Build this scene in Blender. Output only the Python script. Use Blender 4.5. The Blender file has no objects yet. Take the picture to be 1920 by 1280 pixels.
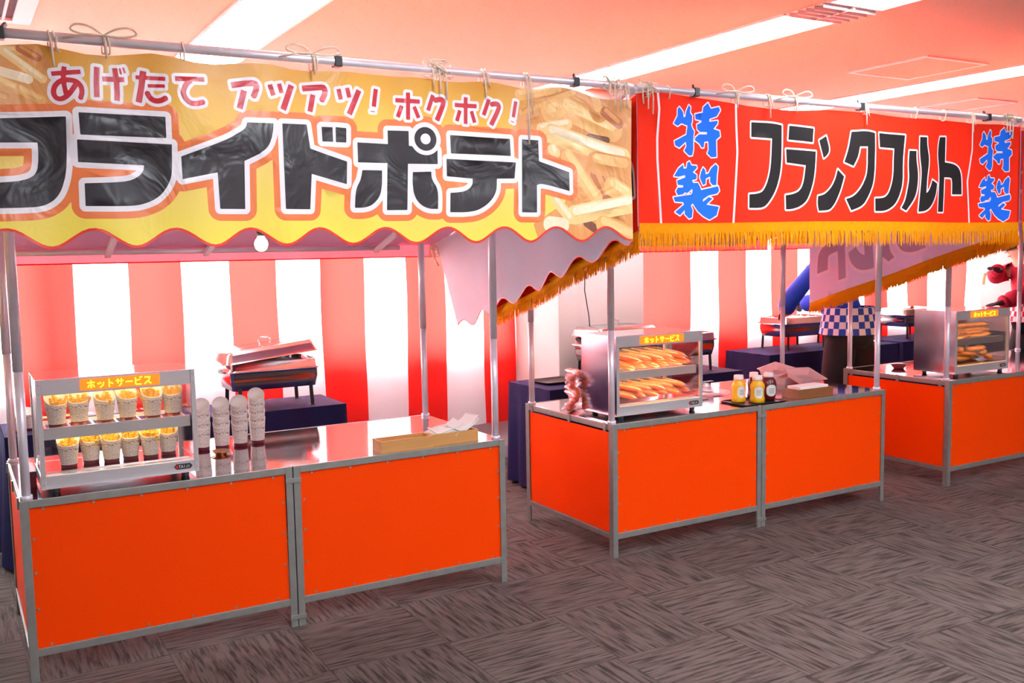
import bpy, bmesh, math, random
import numpy as np
from mathutils import Vector, Matrix
from mathutils.geometry import delaunay_2d_cdt
random.seed(7)
R = random.Random(11)
SC = bpy.context.scene
COL = SC.collection

# ---------------------------------------------------------------- camera, world, exposure
cam = bpy.data.cameras.new('camera')
cam.sensor_width = 36.0
cam.lens = 1817.39 / 1920 * 36
cam.clip_start = 0.05
camo = bpy.data.objects.new('camera', cam)
COL.objects.link(camo)
_yaw, _pitch, _roll = 0.52600, 0.09420, -0.01780
_f = Vector((math.sin(_yaw) * math.cos(_pitch), math.cos(_yaw) * math.cos(_pitch), -math.sin(_pitch)))
_r0 = Vector((math.cos(_yaw), -math.sin(_yaw), 0))
_u0 = _r0.cross(_f)
_r = math.cos(_roll) * _r0 + math.sin(_roll) * _u0
_u = _r.cross(_f)
camo.matrix_world = Matrix(((_r.x, _u.x, -_f.x, -0.181), (_r.y, _u.y, -_f.y, -3.9637), (_r.z, _u.z, -_f.z, 1.5967), (0, 0, 0, 1)))
SC.camera = camo

WORLD_STRENGTH = 20.0      # bright daylight outside the windows
LAMP_STRENGTH = 17.0       # fluorescent diffusers
EXPOSURE = 1.0
w = bpy.data.worlds.new('daylight')
SC.world = w
w.use_nodes = True
w.node_tree.nodes['Background'].inputs[0].default_value = (0.90, 0.95, 1.0, 1)
w.node_tree.nodes['Background'].inputs[1].default_value = WORLD_STRENGTH
SC.view_settings.view_transform = 'Standard'
SC.view_settings.look = 'None'
SC.view_settings.gamma = 1.0
SC.view_settings.exposure = EXPOSURE
SC.view_settings.use_curve_mapping = False

# ---------------------------------------------------------------- materials
def lin(c):
    o = []
    for v in c[:3]:
        v = v / 255.0
        o.append(v / 12.92 if v <= 0.04045 else ((v + 0.055) / 1.055) ** 2.4)
    return (o[0], o[1], o[2], 1.0)

def base_mat(name):
    m = bpy.data.materials.new(name)
    m.use_nodes = True
    nt = m.node_tree
    return m, nt, nt.nodes['Principled BSDF'], nt.nodes['Material Output']

def N(nt, t, **kw):
    n = nt.nodes.new(t)
    for k, v in kw.items():
        setattr(n, k, v)
    return n

def pm(name, col, rough=0.5, metal=0.0, var=0.06, scale=12.0, bump=0.0, bscale=60.0, spec=0.5, coat=0.0, emit=None, estr=0.0, stretch=None, trans=0.0):
    """procedural principled: base colour varied by noise, optional noise bump"""
    m, nt, p, out = base_mat(name)
    tc = N(nt, 'ShaderNodeTexCoord')
    mp = N(nt, 'ShaderNodeMapping')
    nt.links.new(tc.outputs['Object'], mp.inputs[0])
    if stretch:
        mp.inputs['Scale'].default_value = stretch
    no = N(nt, 'ShaderNodeTexNoise')
    no.inputs['Scale'].default_value = scale
    no.inputs['Detail'].default_value = 4
    nt.links.new(mp.outputs[0], no.inputs['Vector'])
    mx = N(nt, 'ShaderNodeMix', data_type='RGBA')
    c = lin(col)
    mx.inputs[6].default_value = tuple(max(0, v * (1 - var)) for v in c[:3]) + (1,)
    mx.inputs[7].default_value = tuple(min(1, v * (1 + var)) for v in c[:3]) + (1,)
    nt.links.new(no.outputs['Fac'], mx.inputs[0])
    nt.links.new(mx.outputs[2], p.inputs['Base Color'])
    p.inputs['Roughness'].default_value = rough
    p.inputs['Metallic'].default_value = metal
    p.inputs['Specular IOR Level'].default_value = spec
    p.inputs['Coat Weight'].default_value = coat
    if emit:
        p.inputs['Emission Color'].default_value = lin(emit)
        p.inputs['Emission Strength'].default_value = estr
    if bump:
        nb = N(nt, 'ShaderNodeTexNoise')
        nb.inputs['Scale'].default_value = bscale
        nb.inputs['Detail'].default_value = 5
        nt.links.new(mp.outputs[0], nb.inputs['Vector'])
        b = N(nt, 'ShaderNodeBump')
        b.inputs['Strength'].default_value = bump
        b.inputs['Distance'].default_value = 0.01
        nt.links.new(nb.outputs['Fac'], b.inputs['Height'])
        nt.links.new(b.outputs[0], p.inputs['Normal'])
    if trans:
        tr = N(nt, 'ShaderNodeBsdfTranslucent')
        nt.links.new(mx.outputs[2], tr.inputs[0])
        ms = N(nt, 'ShaderNodeMixShader')
        ms.inputs[0].default_value = trans
        nt.links.new(p.outputs[0], ms.inputs[1])
        nt.links.new(tr.outputs[0], ms.inputs[2])
        nt.links.new(ms.outputs[0], out.inputs[0])
    return m

def clear_mat(name, tint, gloss=0.08, rough=0.03, haze=0.0, fres=0.8):
    """thin clear sheet: see-through with a reflective skin"""
    m, nt, p, out = base_mat(name)
    nt.nodes.remove(p)
    t = N(nt, 'ShaderNodeBsdfTransparent')
    t.inputs[0].default_value = tint
    g = N(nt, 'ShaderNodeBsdfGlossy')
    g.inputs['Roughness'].default_value = rough
    fr = N(nt, 'ShaderNodeLayerWeight')
    fr.inputs[0].default_value = 0.25
    mu = N(nt, 'ShaderNodeMath', operation='MULTIPLY_ADD')
    nt.links.new(fr.outputs['Fresnel'], mu.inputs[0])
    mu.inputs[1].default_value = fres
    mu.inputs[2].default_value = gloss
    ms = N(nt, 'ShaderNodeMixShader')
    nt.links.new(mu.outputs[0], ms.inputs[0])
    nt.links.new(t.outputs[0], ms.inputs[1])
    nt.links.new(g.outputs[0], ms.inputs[2])
    last = ms
    if haze:
        no = N(nt, 'ShaderNodeTexNoise')
        no.inputs['Scale'].default_value = 40
        d = N(nt, 'ShaderNodeBsdfDiffuse')
        d.inputs[0].default_value = tint
        m2 = N(nt, 'ShaderNodeMixShader')
        mm = N(nt, 'ShaderNodeMath', operation='MULTIPLY')
        nt.links.new(no.outputs['Fac'], mm.inputs[0])
        mm.inputs[1].default_value = haze * 2
        nt.links.new(mm.outputs[0], m2.inputs[0])
        nt.links.new(ms.outputs[0], m2.inputs[1])
        nt.links.new(d.outputs[0], m2.inputs[2])
        last = m2
    nt.links.new(last.outputs[0], out.inputs[0])
    return m

def emit_mat(name, col, strength):
    m, nt, p, out = base_mat(name)
    p.inputs['Base Color'].default_value = lin(col)
    p.inputs['Emission Color'].default_value = lin(col)
    p.inputs['Emission Strength'].default_value = strength
    return m

M = {}
M['steel'] = pm('polished_steel', (205, 200, 205), 0.07, 1.0, 0.03, 5, 0.015, 14)
M['brushed'] = pm('brushed_steel', (202, 200, 200), 0.36, 0.55, 0.08, 30, 0.03, 90, stretch=(1, 12, 12))
M['side_steel'] = pm('side_steel', (200, 196, 204), 0.16, 1.0, 0.04, 6, 0.05, 4)
M['galv'] = pm('galvanised_steel', (150, 152, 146), 0.45, 0.55, 0.22, 22, 0.05, 60)
M['tube'] = pm('tube_steel', (232, 228, 236), 0.34, 0.35, 0.05, 20)
M['orange'] = pm('orange_board', (255, 68, 0), 0.36, 0, 0.03, 3, 0.0, 10, spec=0.12)
M['screw'] = pm('screw_head', (190, 180, 165), 0.35, 0.8)
M['black_plastic'] = pm('black_plastic', (42, 42, 46), 0.5)
M['cord'] = pm('cord', (226, 206, 184), 0.85, 0, 0.12, 80)
M['wood'] = pm('box_wood', (196, 142, 78), 0.6, 0, 0.16, 6, 0.05, 40, stretch=(1, 10, 10))
M['paper'] = pm('white_paper', (246, 244, 236), 0.8, 0, 0.02, 10, trans=0.1)
M['dark_wood'] = pm('dark_wood', (134, 80, 38), 0.5, 0, 0.2, 6, 0.05, 40, stretch=(1, 10, 10))
M['navy'] = pm('navy_cloth', (30, 27, 68), 0.85, 0, 0.15, 8, 0.12, 90, spec=0.2)
M['silver_dark'] = pm('chafer_steel', (200, 196, 196), 0.14, 1.0, 0.04, 10)
M['iron'] = pm('dark_iron', (44, 42, 46), 0.45, 0.4)
M['maroon'] = pm('maroon_print', (110, 26, 42), 0.6)
M['copper'] = pm('copper_dish', (212, 148, 110), 0.2, 1.0)
M['fry'] = pm('fried_potato', (244, 184, 66), 0.6, 0, 0.25, 40, 0.1, 90)
M['frank'] = pm('frankfurter_skin', (232, 92, 16), 0.32, 0, 0.2, 16, 0.03, 60, coat=0.3)
M['stick'] = pm('bamboo_stick', (226, 190, 130), 0.7)
M['chicken'] = pm('fried_crust', (206, 142, 80), 0.6, 0, 0.45, 30, 0.3, 60)
M['bag'] = clear_mat('clear_bag', (0.98, 0.96, 0.97, 1), 0.03, 0.15, 0.05, 0.35)
M['glass'] = clear_mat('clear_glass', (0.98, 0.98, 0.98, 1), 0.02, 0.01)
M['pane'] = clear_mat('window_glass', (0.97, 0.99, 0.99, 1), 0.02, 0.0)
M['foam'] = pm('clear_pink_plastic', (240, 214, 212), 0.35, 0, 0.04, 20, trans=0.45)
M['mustard'] = pm('mustard_plastic', (240, 182, 22), 0.35, 0, 0.05, 10, coat=0.2)
M['ketchup'] = pm('ketchup_plastic', (98, 18, 22), 0.3, 0, 0.08, 10, coat=0.2)
M['cap'] = pm('white_cap', (240, 226, 224), 0.4)
M['label'] = pm('label_paper', (226, 226, 220), 0.5, 0, 0.03)
M['grey_print'] = pm('grey_print', (128, 130, 134), 0.6)
M['cabinet_dark'] = pm('cabinet_dark', (60, 50, 48), 0.4, 0.6)
M['sign'] = emit_mat('sign_face', (255, 92, 10), 1.25)
M['sign_text'] = emit_mat('sign_text', (255, 214, 40), 1.6)
M['heat_strong'] = emit_mat('heat_lamp_strong', (255, 196, 116), 34.0)
M['heat'] = emit_mat('heat_lamp', (255, 214, 150), 13.0)
M['bulb'] = emit_mat('bulb_glow', (255, 226, 196), 30.0)
M['lamp'] = emit_mat('diffuser', (240, 245, 255), LAMP_STRENGTH)
M['fixture'] = pm('fixture_white', (232, 230, 232), 0.5, 0, 0.03)
M['dark_slot'] = pm('dark_slot', (66, 38, 40), 0.8)
M['white_wall'] = pm('painted_wall', (232, 226, 226), 0.8, 0, 0.02, 3)
M['column'] = pm('column_paint', (200, 192, 186), 0.8, 0, 0.03, 3)
M['base'] = pm('baseboard_vinyl', (200, 186, 200), 0.6)
M['red_cloth'] = pm('canopy_cloth', (238, 84, 36), 0.75, 0, 0.06, 6, 0.15, 12)
M['under_cloth'] = pm('canopy_lining', (255, 184, 218), 0.8, 0, 0.06, 6, 0.2, 9)
M['valance'] = pm('canopy_valance', (236, 96, 104), 0.8, 0, 0.06, 6, trans=0.55)
M['lining'] = pm('mauve_lining', (232, 236, 255), 0.8, 0, 0.04, 7, 0.25, 8, trans=0.2)
M['side_print'] = pm('pale_print', (246, 214, 150), 0.7, 0, 0.1, 5, trans=0.55)
M['lining_red'] = pm('red_lining', (240, 222, 250), 0.8, 0, 0.04, 7, 0.12, 14, trans=0.12)
M['ghost'] = pm('show_through_letter', (186, 150, 180), 0.8, 0, 0.05, 7, trans=0.1)
M['ghost_edge'] = pm('show_through_edge', (250, 226, 244), 0.8, 0, 0.05, 7, trans=0.1)
M['skin'] = pm('skin', (222, 172, 142), 0.55, 0, 0.05, 20)
M['hair'] = pm('hair', (34, 26, 24), 0.55, 0, 0.2, 60, 0.2, 120)
M['blue_coat'] = pm('blue_coat', (24, 66, 190), 0.8, 0, 0.12, 9, 0.1, 30)
M['tan_trim'] = pm('tan_trim', (186, 156, 128), 0.8)
M['black_cloth'] = pm('black_cloth', (20, 18, 24), 0.85, 0, 0.15, 10)
M['red_coat'] = pm('red_coat', (184, 16, 52), 0.8, 0, 0.12, 9, 0.1, 30)
M['glove'] = pm('black_glove', (28, 24, 34), 0.45)

def hem_cloth(name, col, trans, rough=0.75):
    return pm(name, col, rough, 0, 0.05, 3, 0.10, 5, trans=trans, spec=0.15)
M['curtain_white'] = hem_cloth('curtain_white', (240, 238, 240), 0.55)
M['curtain_red'] = hem_cloth('curtain_red', (240, 45, 39), 0.55)

def check_mat(name, a, b, size):
    m, nt, p, out = base_mat(name)
    tc = N(nt, 'ShaderNodeTexCoord')
    ch = N(nt, 'ShaderNodeTexChecker')
    ch.inputs['Scale'].default_value = 1.0 / size
    ch.inputs['Color1'].default_value = lin(a)
    ch.inputs['Color2'].default_value = lin(b)
    nt.links.new(tc.outputs['UV'], ch.inputs['Vector'])
    nt.links.new(ch.outputs['Color'], p.inputs['Base Color'])
    p.inputs['Roughness'].default_value = 0.8
    return m
M['check_blue'] = check_mat('blue_check', (28, 70, 178), (226, 222, 232), 0.052)
M['check_red'] = check_mat('red_check', (190, 30, 60), (232, 222, 228), 0.045)

def newsprint():
    m, nt, p, out = base_mat('newsprint_paper')
    tc = N(nt, 'ShaderNodeTexCoord')
    br = N(nt, 'ShaderNodeTexBrick')
    br.inputs['Scale'].default_value = 1.0
    br.inputs['Color1'].default_value = lin((232, 222, 212))
    br.inputs['Color2'].default_value = lin((222, 210, 200))
    br.inputs['Mortar'].default_value = lin((176, 160, 152))
    br.inputs['Mortar Size'].default_value = 0.0006
    br.inputs['Brick Width'].default_value = 0.03
    br.inputs['Row Height'].default_value = 0.007
    nt.links.new(tc.outputs['UV'], br.inputs['Vector'])
    # headline row: coarser, darker marks in one band; body text: fine marks elsewhere
    sp = N(nt, 'ShaderNodeSeparateXYZ')
    nt.links.new(tc.outputs['UV'], sp.inputs[0])
    def marks(sx, sy):
        mp = N(nt, 'ShaderNodeMapping')
        mp.inputs['Scale'].default_value = (sx, sy, 1)
        nt.links.new(tc.outputs['UV'], mp.inputs[0])
        q = N(nt, 'ShaderNodeTexNoise')
        q.inputs['Scale'].default_value = 1
        q.inputs['Detail'].default_value = 1
        nt.links.new(mp.outputs[0], q.inputs['Vector'])
        return q
    fine, head = marks(420, 330), marks(230, 120)
    ab = N(nt, 'ShaderNodeMath', operation='COMPARE')
    nt.links.new(sp.outputs['Y'], ab.inputs[0])
    ab.inputs[1].default_value = 0.074
    ab.inputs[2].default_value = 0.0045
    sc_ = N(nt, 'ShaderNodeMath', operation='MULTIPLY_ADD')
    nt.links.new(fine.outputs['Fac'], sc_.inputs[0])
    sc_.inputs[1].default_value = 0.8
    sc_.inputs[2].default_value = 0.16
    no = N(nt, 'ShaderNodeMix', data_type='FLOAT')
    nt.links.new(ab.outputs[0], no.inputs[0])
    nt.links.new(sc_.outputs[0], no.inputs[2])
    nt.links.new(head.outputs['Fac'], no.inputs[3])
    ra = N(nt, 'ShaderNodeValToRGB')
    ra.color_ramp.elements[0].position = 0.44
    ra.color_ramp.elements[0].color = (0.16, 0.13, 0.13, 1)
    ra.color_ramp.elements[1].position = 0.54
    ra.color_ramp.elements[1].color = (1, 1, 1, 1)
    nt.links.new(no.outputs[0], ra.inputs[0])
    mx = N(nt, 'ShaderNodeMix', data_type='RGBA', blend_type='MULTIPLY')
    mx.inputs[0].default_value = 0.85
    nt.links.new(br.outputs['Color'], mx.inputs[6])
    nt.links.new(ra.outputs[0], mx.inputs[7])
    nt.links.new(mx.outputs[2], p.inputs['Base Color'])
    p.inputs['Roughness'].default_value = 0.7
    return m
M['newsprint'] = newsprint()

def carpet():
    m, nt, p, out = base_mat('carpet_tiles')
    tc = N(nt, 'ShaderNodeTexCoord')
    ch = N(nt, 'ShaderNodeTexChecker')
    ch.inputs['Scale'].default_value = 2.0
    ch.inputs['Color1'].default_value = (0, 0, 0, 1)
    ch.inputs['Color2'].default_value = (1, 1, 1, 1)
    nt.links.new(tc.outputs['Object'], ch.inputs['Vector'])
    def streak(sx, sy):
        mp = N(nt, 'ShaderNodeMapping')
        mp.inputs['Scale'].default_value = (sx, sy, 1)
        nt.links.new(tc.outputs['Object'], mp.inputs[0])
        n = N(nt, 'ShaderNodeTexNoise')
        n.inputs['Scale'].default_value = 1.0
        n.inputs['Detail'].default_value = 3
        n.inputs['Roughness'].default_value = 0.6
        nt.links.new(mp.outputs[0], n.inputs['Vector'])
        return n
    a, b = streak(5, 62), streak(62, 5)
    mx = N(nt, 'ShaderNodeMix', data_type='FLOAT')
    nt.links.new(ch.outputs['Color'], mx.inputs[0])
    nt.links.new(a.outputs['Fac'], mx.inputs[2])
    nt.links.new(b.outputs['Fac'], mx.inputs[3])
    ra = N(nt, 'ShaderNodeValToRGB')
    e = ra.color_ramp.elements
    e[0].position = 0.36
    e[0].color = lin((52, 44, 40))
    e[1].position = 0.56
    e[1].color = lin((100, 90, 84))
    nt.links.new(mx.outputs[0], ra.inputs[0])
    # fine pile speckle
    n2 = N(nt, 'ShaderNodeTexNoise')
    n2.inputs['Scale'].default_value = 220
    nt.links.new(tc.outputs['Object'], n2.inputs['Vector'])
    m2 = N(nt, 'ShaderNodeMix', data_type='RGBA', blend_type='OVERLAY')
    m2.inputs[0].default_value = 0.35
    nt.links.new(ra.outputs[0], m2.inputs[6])
    nt.links.new(n2.outputs['Fac'], m2.inputs[7])
    # seams between tiles
    br = N(nt, 'ShaderNodeTexBrick')
    br.offset = 0.0
    br.inputs['Scale'].default_value = 1
    br.inputs['Brick Width'].default_value = 0.5
    br.inputs['Row Height'].default_value = 0.5
    br.inputs['Mortar Size'].default_value = 0.0022
    br.inputs['Color1'].default_value = (1, 1, 1, 1)
    br.inputs['Color2'].default_value = (0.86, 0.86, 0.86, 1)
    br.inputs['Mortar'].default_value = (0.6, 0.6, 0.6, 1)
    nt.links.new(tc.outputs['Object'], br.inputs['Vector'])
    m3 = N(nt, 'ShaderNodeMix', data_type='RGBA', blend_type='MULTIPLY')
    m3.inputs[0].default_value = 1
    nt.links.new(m2.outputs[2], m3.inputs[6])
    nt.links.new(br.outputs['Color'], m3.inputs[7])
    nt.links.new(m3.outputs[2], p.inputs['Base Color'])
    p.inputs['Roughness'].default_value = 0.9
    p.inputs['Specular IOR Level'].default_value = 0.2
    return m
M['carpet'] = carpet()

def ceiling_mat():
    m, nt, p, out = base_mat('rockwool_ceiling')
    tc = N(nt, 'ShaderNodeTexCoord')
    n = N(nt, 'ShaderNodeTexNoise')
    n.inputs['Scale'].default_value = 75
    n.inputs['Detail'].default_value = 6
    nt.links.new(tc.outputs['Object'], n.inputs['Vector'])
    ra = N(nt, 'ShaderNodeValToRGB')
    e = ra.color_ramp.elements
    e[0].position = 0.30
    e[0].color = lin((136, 116, 100))
    e[1].position = 0.36
    e[1].color = lin((192, 174, 152))
    nt.links.new(n.outputs['Fac'], ra.inputs[0])
    nt.links.new(ra.outputs[0], p.inputs['Base Color'])
    p.inputs['Roughness'].default_value = 0.9
    return m
M['ceiling'] = ceiling_mat()

def vinyl_gradient():
    """printed yellow-to-amber ground of the fried potato banner"""
    m, nt, p, out = base_mat('banner_ground')
    tc = N(nt, 'ShaderNodeTexCoord')
    sp = N(nt, 'ShaderNodeSeparateXYZ')
    nt.links.new(tc.outputs['Object'], sp.inputs[0])
    no = N(nt, 'ShaderNodeTexNoise')
    no.inputs['Scale'].default_value = 2.2
    nt.links.new(tc.outputs['Object'], no.inputs['Vector'])
    ad = N(nt, 'ShaderNodeMath', operation='MULTIPLY_ADD')
    nt.links.new(no.outputs['Fac'], ad.inputs[0])
    ad.inputs[1].default_value = 0.25
    nt.links.new(sp.outputs['Z'], ad.inputs[2])
    mr = N(nt, 'ShaderNodeMapRange')
    mr.inputs['From Min'].default_value = 1.70
    mr.inputs['From Max'].default_value = 2.38
    nt.links.new(ad.outputs[0], mr.inputs['Value'])
    ra = N(nt, 'ShaderNodeValToRGB')
    e = ra.color_ramp.elements
    e[0].color = lin((246, 226, 70))
    e[1].color = lin((222, 158, 60))
    k = e.new(0.45)
    k.color = lin((244, 212, 112))
    k = e.new(0.75)
    k.color = lin((238, 188, 76))
    nt.links.new(mr.outputs[0], ra.inputs[0])
    nt.links.new(ra.outputs[0], p.inputs['Base Color'])
    return m, nt, p

def wrinkle(nt, p, strength, scale, rough, spec=0.5):
    tc = N(nt, 'ShaderNodeTexCoord')
    n = N(nt, 'ShaderNodeTexNoise')
    n.inputs['Scale'].default_value = scale
    n.inputs['Detail'].default_value = 3
    n.inputs['Distortion'].default_value = 1.2
    nt.links.new(tc.outputs['Object'], n.inputs['Vector'])
    b = N(nt, 'ShaderNodeBump')
    b.inputs['Strength'].default_value = strength
    b.inputs['Distance'].default_value = 0.02
    nt.links.new(n.outputs['Fac'], b.inputs['Height'])
    nt.links.new(b.outputs[0], p.inputs['Normal'])
    p.inputs['Roughness'].default_value = rough
    p.inputs['Specular IOR Level'].default_value = spec

def ink(name, col, vinyl):
    m, nt, p, out = base_mat(name)
    p.inputs['Base Color'].default_value = lin(col)
    if vinyl:
        wrinkle(nt, p, 0.6, 5.5, 0.30, 0.5)
    else:
        wrinkle(nt, p, 0.25, 4.0, 0.8, 0.15)
    return m
_m, _nt, _p = vinyl_gradient()
wrinkle(_nt, _p, 0.3, 5.0, 0.38, 0.4)
M['ground'] = _m
for n_, c_ in (('v_black', (48, 45, 48)), ('v_white', (240, 236, 240)), ('v_orange', (238, 128, 72)), ('v_red', (204, 44, 58)), ('v_hem', (232, 60, 40)),
               ('f0', (250, 210, 140)), ('f1', (242, 186, 112)), ('f2', (228, 160, 94)), ('f3', (196, 116, 66)), ('f4', (128, 80, 60)), ('f5', (250, 232, 196))):
    M[n_] = ink(n_.replace('v_', 'vinyl_').replace('f', 'fries_print_') if n_[0] == 'f' else 'vinyl' + n_[1:], c_, True)
for n_, c_, t_ in (('cs_red', (240, 44, 18), .45), ('cs_white', (236, 222, 226), .45), ('cs_black', (60, 44, 46), .3)):
    M[n_] = pm('side_cloth' + n_[2:], c_, 0.8, 0, 0.05, 7, 0.12, 14, trans=t_, spec=0.15)
for n_, c_ in (('c_red', (240, 44, 18)), ('c_white', (236, 222, 226)), ('c_black', (36, 32, 32)), ('c_blue', (34, 110, 236)), ('c_fringe', (252, 172, 6))):
    M[n_] = ink('cloth' + n_[1:], c_, False)
M['fringe'] = pm('fringe_yarn', (250, 166, 8), 0.8, 0, 0.15, 60, trans=0.35, spec=0.15)
# ---------------------------------------------------------------- mesh helpers
class MB:
    def __init__(s):
        s.v = []
        s.f = []
        s.mi = []
        s.uv = {}
    def add(s, vs, fs, mi=0):
        o = len(s.v)
        s.v += [tuple(v) for v in vs]
        for f in fs:
            s.f.append([o + i for i in f])
            s.mi.append(mi)
    def box(s, a, b, mi=0):
        x0, y0, z0 = a
        x1, y1, z1 = b
        s.add([(x0, y0, z0), (x1, y0, z0), (x1, y1, z0), (x0, y1, z0), (x0, y0, z1), (x1, y0, z1), (x1, y1, z1), (x0, y1, z1)],
              [(0, 3, 2, 1), (4, 5, 6, 7), (0, 1, 5, 4), (1, 2, 6, 5), (2, 3, 7, 6), (3, 0, 4, 7)], mi)
    def beam(s, p, q, wx, wy, mi=0, up=(0, 0, 1)):
        p, q = Vector(p), Vector(q)
        d = (q - p).normalized()
        a = d.cross(Vector(up))
        if a.length < 1e-4:
            a = d.cross(Vector((0, 1, 0)))
        a.normalize()
        b = d.cross(a)
        a *= wx / 2
        b *= wy / 2
        s.add([p - a - b, p + a - b, p + a + b, p - a + b, q - a - b, q + a - b, q + a + b, q - a + b],
              [(0, 3, 2, 1), (4, 5, 6, 7), (0, 1, 5, 4), (1, 2, 6, 5), (2, 3, 7, 6), (3, 0, 4, 7)], mi)
    def tube(s, pts, r, n=10, mi=0, caps=True):
        pts = [Vector(p) for p in pts]
        rs = r if isinstance(r, (list, tuple)) else [r] * len(pts)
        o = len(s.v)
        ref = None
        for i, p in enumerate(pts):
            d = (pts[min(i + 1, len(pts) - 1)] - pts[max(i - 1, 0)]).normalized()
            if ref is None:
                ref = d.orthogonal().normalized()
            a = (ref - d * ref.dot(d))
            a = a.normalized() if a.length > 1e-5 else d.orthogonal().normalized()
            ref = a
            b = d.cross(a)
            for k in range(n):
                t = 2 * math.pi * k / n
                s.v.append(tuple(p + (a * math.cos(t) + b * math.sin(t)) * rs[i]))
        for i in range(len(pts) - 1):
            for k in range(n):
                s.f.append([o + i * n + k, o + i * n + (k + 1) % n, o + (i + 1) * n + (k + 1) % n, o + (i + 1) * n + k])
                s.mi.append(mi)
        if caps:
            s.f.append([o + k for k in reversed(range(n))])
            s.mi.append(mi)
            s.f.append([o + (len(pts) - 1) * n + k for k in range(n)])
            s.mi.append(mi)
    def lathe(s, prof, c=(0, 0, 0), n=24, mi=0, mis=None):
        o = len(s.v)
        for r, z in prof:
            for k in range(n):
                t = 2 * math.pi * k / n
                s.v.append((c[0] + r * math.cos(t), c[1] + r * math.sin(t), c[2] + z))
        for i in range(len(prof) - 1):
            for k in range(n):
                s.f.append([o + i * n + k, o + i * n + (k + 1) % n, o + (i + 1) * n + (k + 1) % n, o + (i + 1) * n + k])
                s.mi.append(mis[i] if mis else mi)
    def grid(s, fn, nu, nv, mi=0):
        o = len(s.v)
        for j in range(nv + 1):
            for i in range(nu + 1):
                s.v.append(tuple(fn(i / nu, j / nv)))
        for j in range(nv):
            for i in range(nu):
                a = o + j * (nu + 1) + i
                s.f.append([a, a + 1, a + nu + 2, a + nu + 1])
                s.mi.append(mi(i, j) if callable(mi) else mi)
    def build(s, name, mats, parent=None, smooth=False, bevel=0.0, loc=None, uv=None):
        me = bpy.data.meshes.new(name)
        me.from_pydata(s.v, [], s.f)
        if not isinstance(mats, (list, tuple)):
            mats = [mats]
        for m in mats:
            me.materials.append(M[m] if isinstance(m, str) else m)
        for p, i in zip(me.polygons, s.mi):
            p.material_index = i
            p.use_smooth = smooth
        if uv:
            ul = me.uv_layers.new(name='UVMap')
            for lp in me.loops:
                ul.data[lp.index].uv = uv[lp.vertex_index]
        me.update()
        o = bpy.data.objects.new(name, me)
        COL.objects.link(o)
        if parent:
            o.parent = parent
        if loc:
            o.location = loc
        if bevel:
            b = o.modifiers.new('edge', 'BEVEL')
            b.width = bevel
            b.segments = 2
            b.limit_method = 'ANGLE'
            b.angle_limit = math.radians(40)
        if smooth == 'auto':
            pass
        return o

def thing(name, label, cat, loc=(0, 0, 0), rz=0.0, group=None):
    o = bpy.data.objects.new(name, None)
    COL.objects.link(o)
    o.location = loc
    o.rotation_euler = (0, 0, rz)
    o.empty_display_size = 0.1
    return tag(o, label, cat, group)

def tag(o, label, cat, group=None, kind='thing'):
    o['label'] = label
    o['category'] = cat
    o['kind'] = kind
    if group:
        o['group'] = group
    return o

def struct(o):
    o['kind'] = 'structure'
    return o

def copy_tree(o, parent=None):
    c = o.copy()
    COL.objects.link(c)
    if parent:
        c.parent = parent
    for ch in list(o.children):
        copy_tree(ch, c)
    return c

# ---------------------------------------------------------------- printed sheets: exact outlines cut into one cloth mesh
def d_seg(X, Y, a, b):
    ax, ay = a
    dx, dy = b[0] - ax, b[1] - ay
    L = dx * dx + dy * dy
    t = np.clip(((X - ax) * dx + (Y - ay) * dy) / L, 0, 1) if L > 0 else 0
    return np.hypot(X - ax - t * dx, Y - ay - t * dy)

def sd_poly(P, X, Y):
    d = np.full(X.shape, 9.0)
    ins = np.zeros(X.shape, bool)
    n = len(P)
    for i in range(n):
        a, b = P[i], P[(i + 1) % n]
        d = np.minimum(d, d_seg(X, Y, a, b))
        if a[1] != b[1]:
            c = ((a[1] > Y) != (b[1] > Y)) & (X < (b[0] - a[0]) * (Y - a[1]) / (b[1] - a[1]) + a[0])
            ins ^= c
    return np.where(ins, -d, d)

def sd_line(P, wdt, X, Y):
    d = np.full(X.shape, 9.0)
    for a, b in zip(P[:-1], P[1:]):
        d = np.minimum(d, d_seg(X, Y, a, b))
    return d - wdt / 2

def stroke_polys(P, wdt):
    """flat-ended stroke as rectangles plus round joints"""
    out = []
    for a, b in zip(P[:-1], P[1:]):
        L = math.hypot(b[0] - a[0], b[1] - a[1]) or 1e-6
        nx, ny = -(b[1] - a[1]) / L * wdt / 2, (b[0] - a[0]) / L * wdt / 2
        out.append([(a[0] + nx, a[1] + ny), (b[0] + nx, b[1] + ny), (b[0] - nx, b[1] - ny), (a[0] - nx, a[1] - ny)])
    for p in P[1:-1]:
        out.append([(p[0] + wdt / 2 * math.cos(t * math.pi / 7), p[1] + wdt / 2 * math.sin(t * math.pi / 7)) for t in range(14)])
    return out

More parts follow.
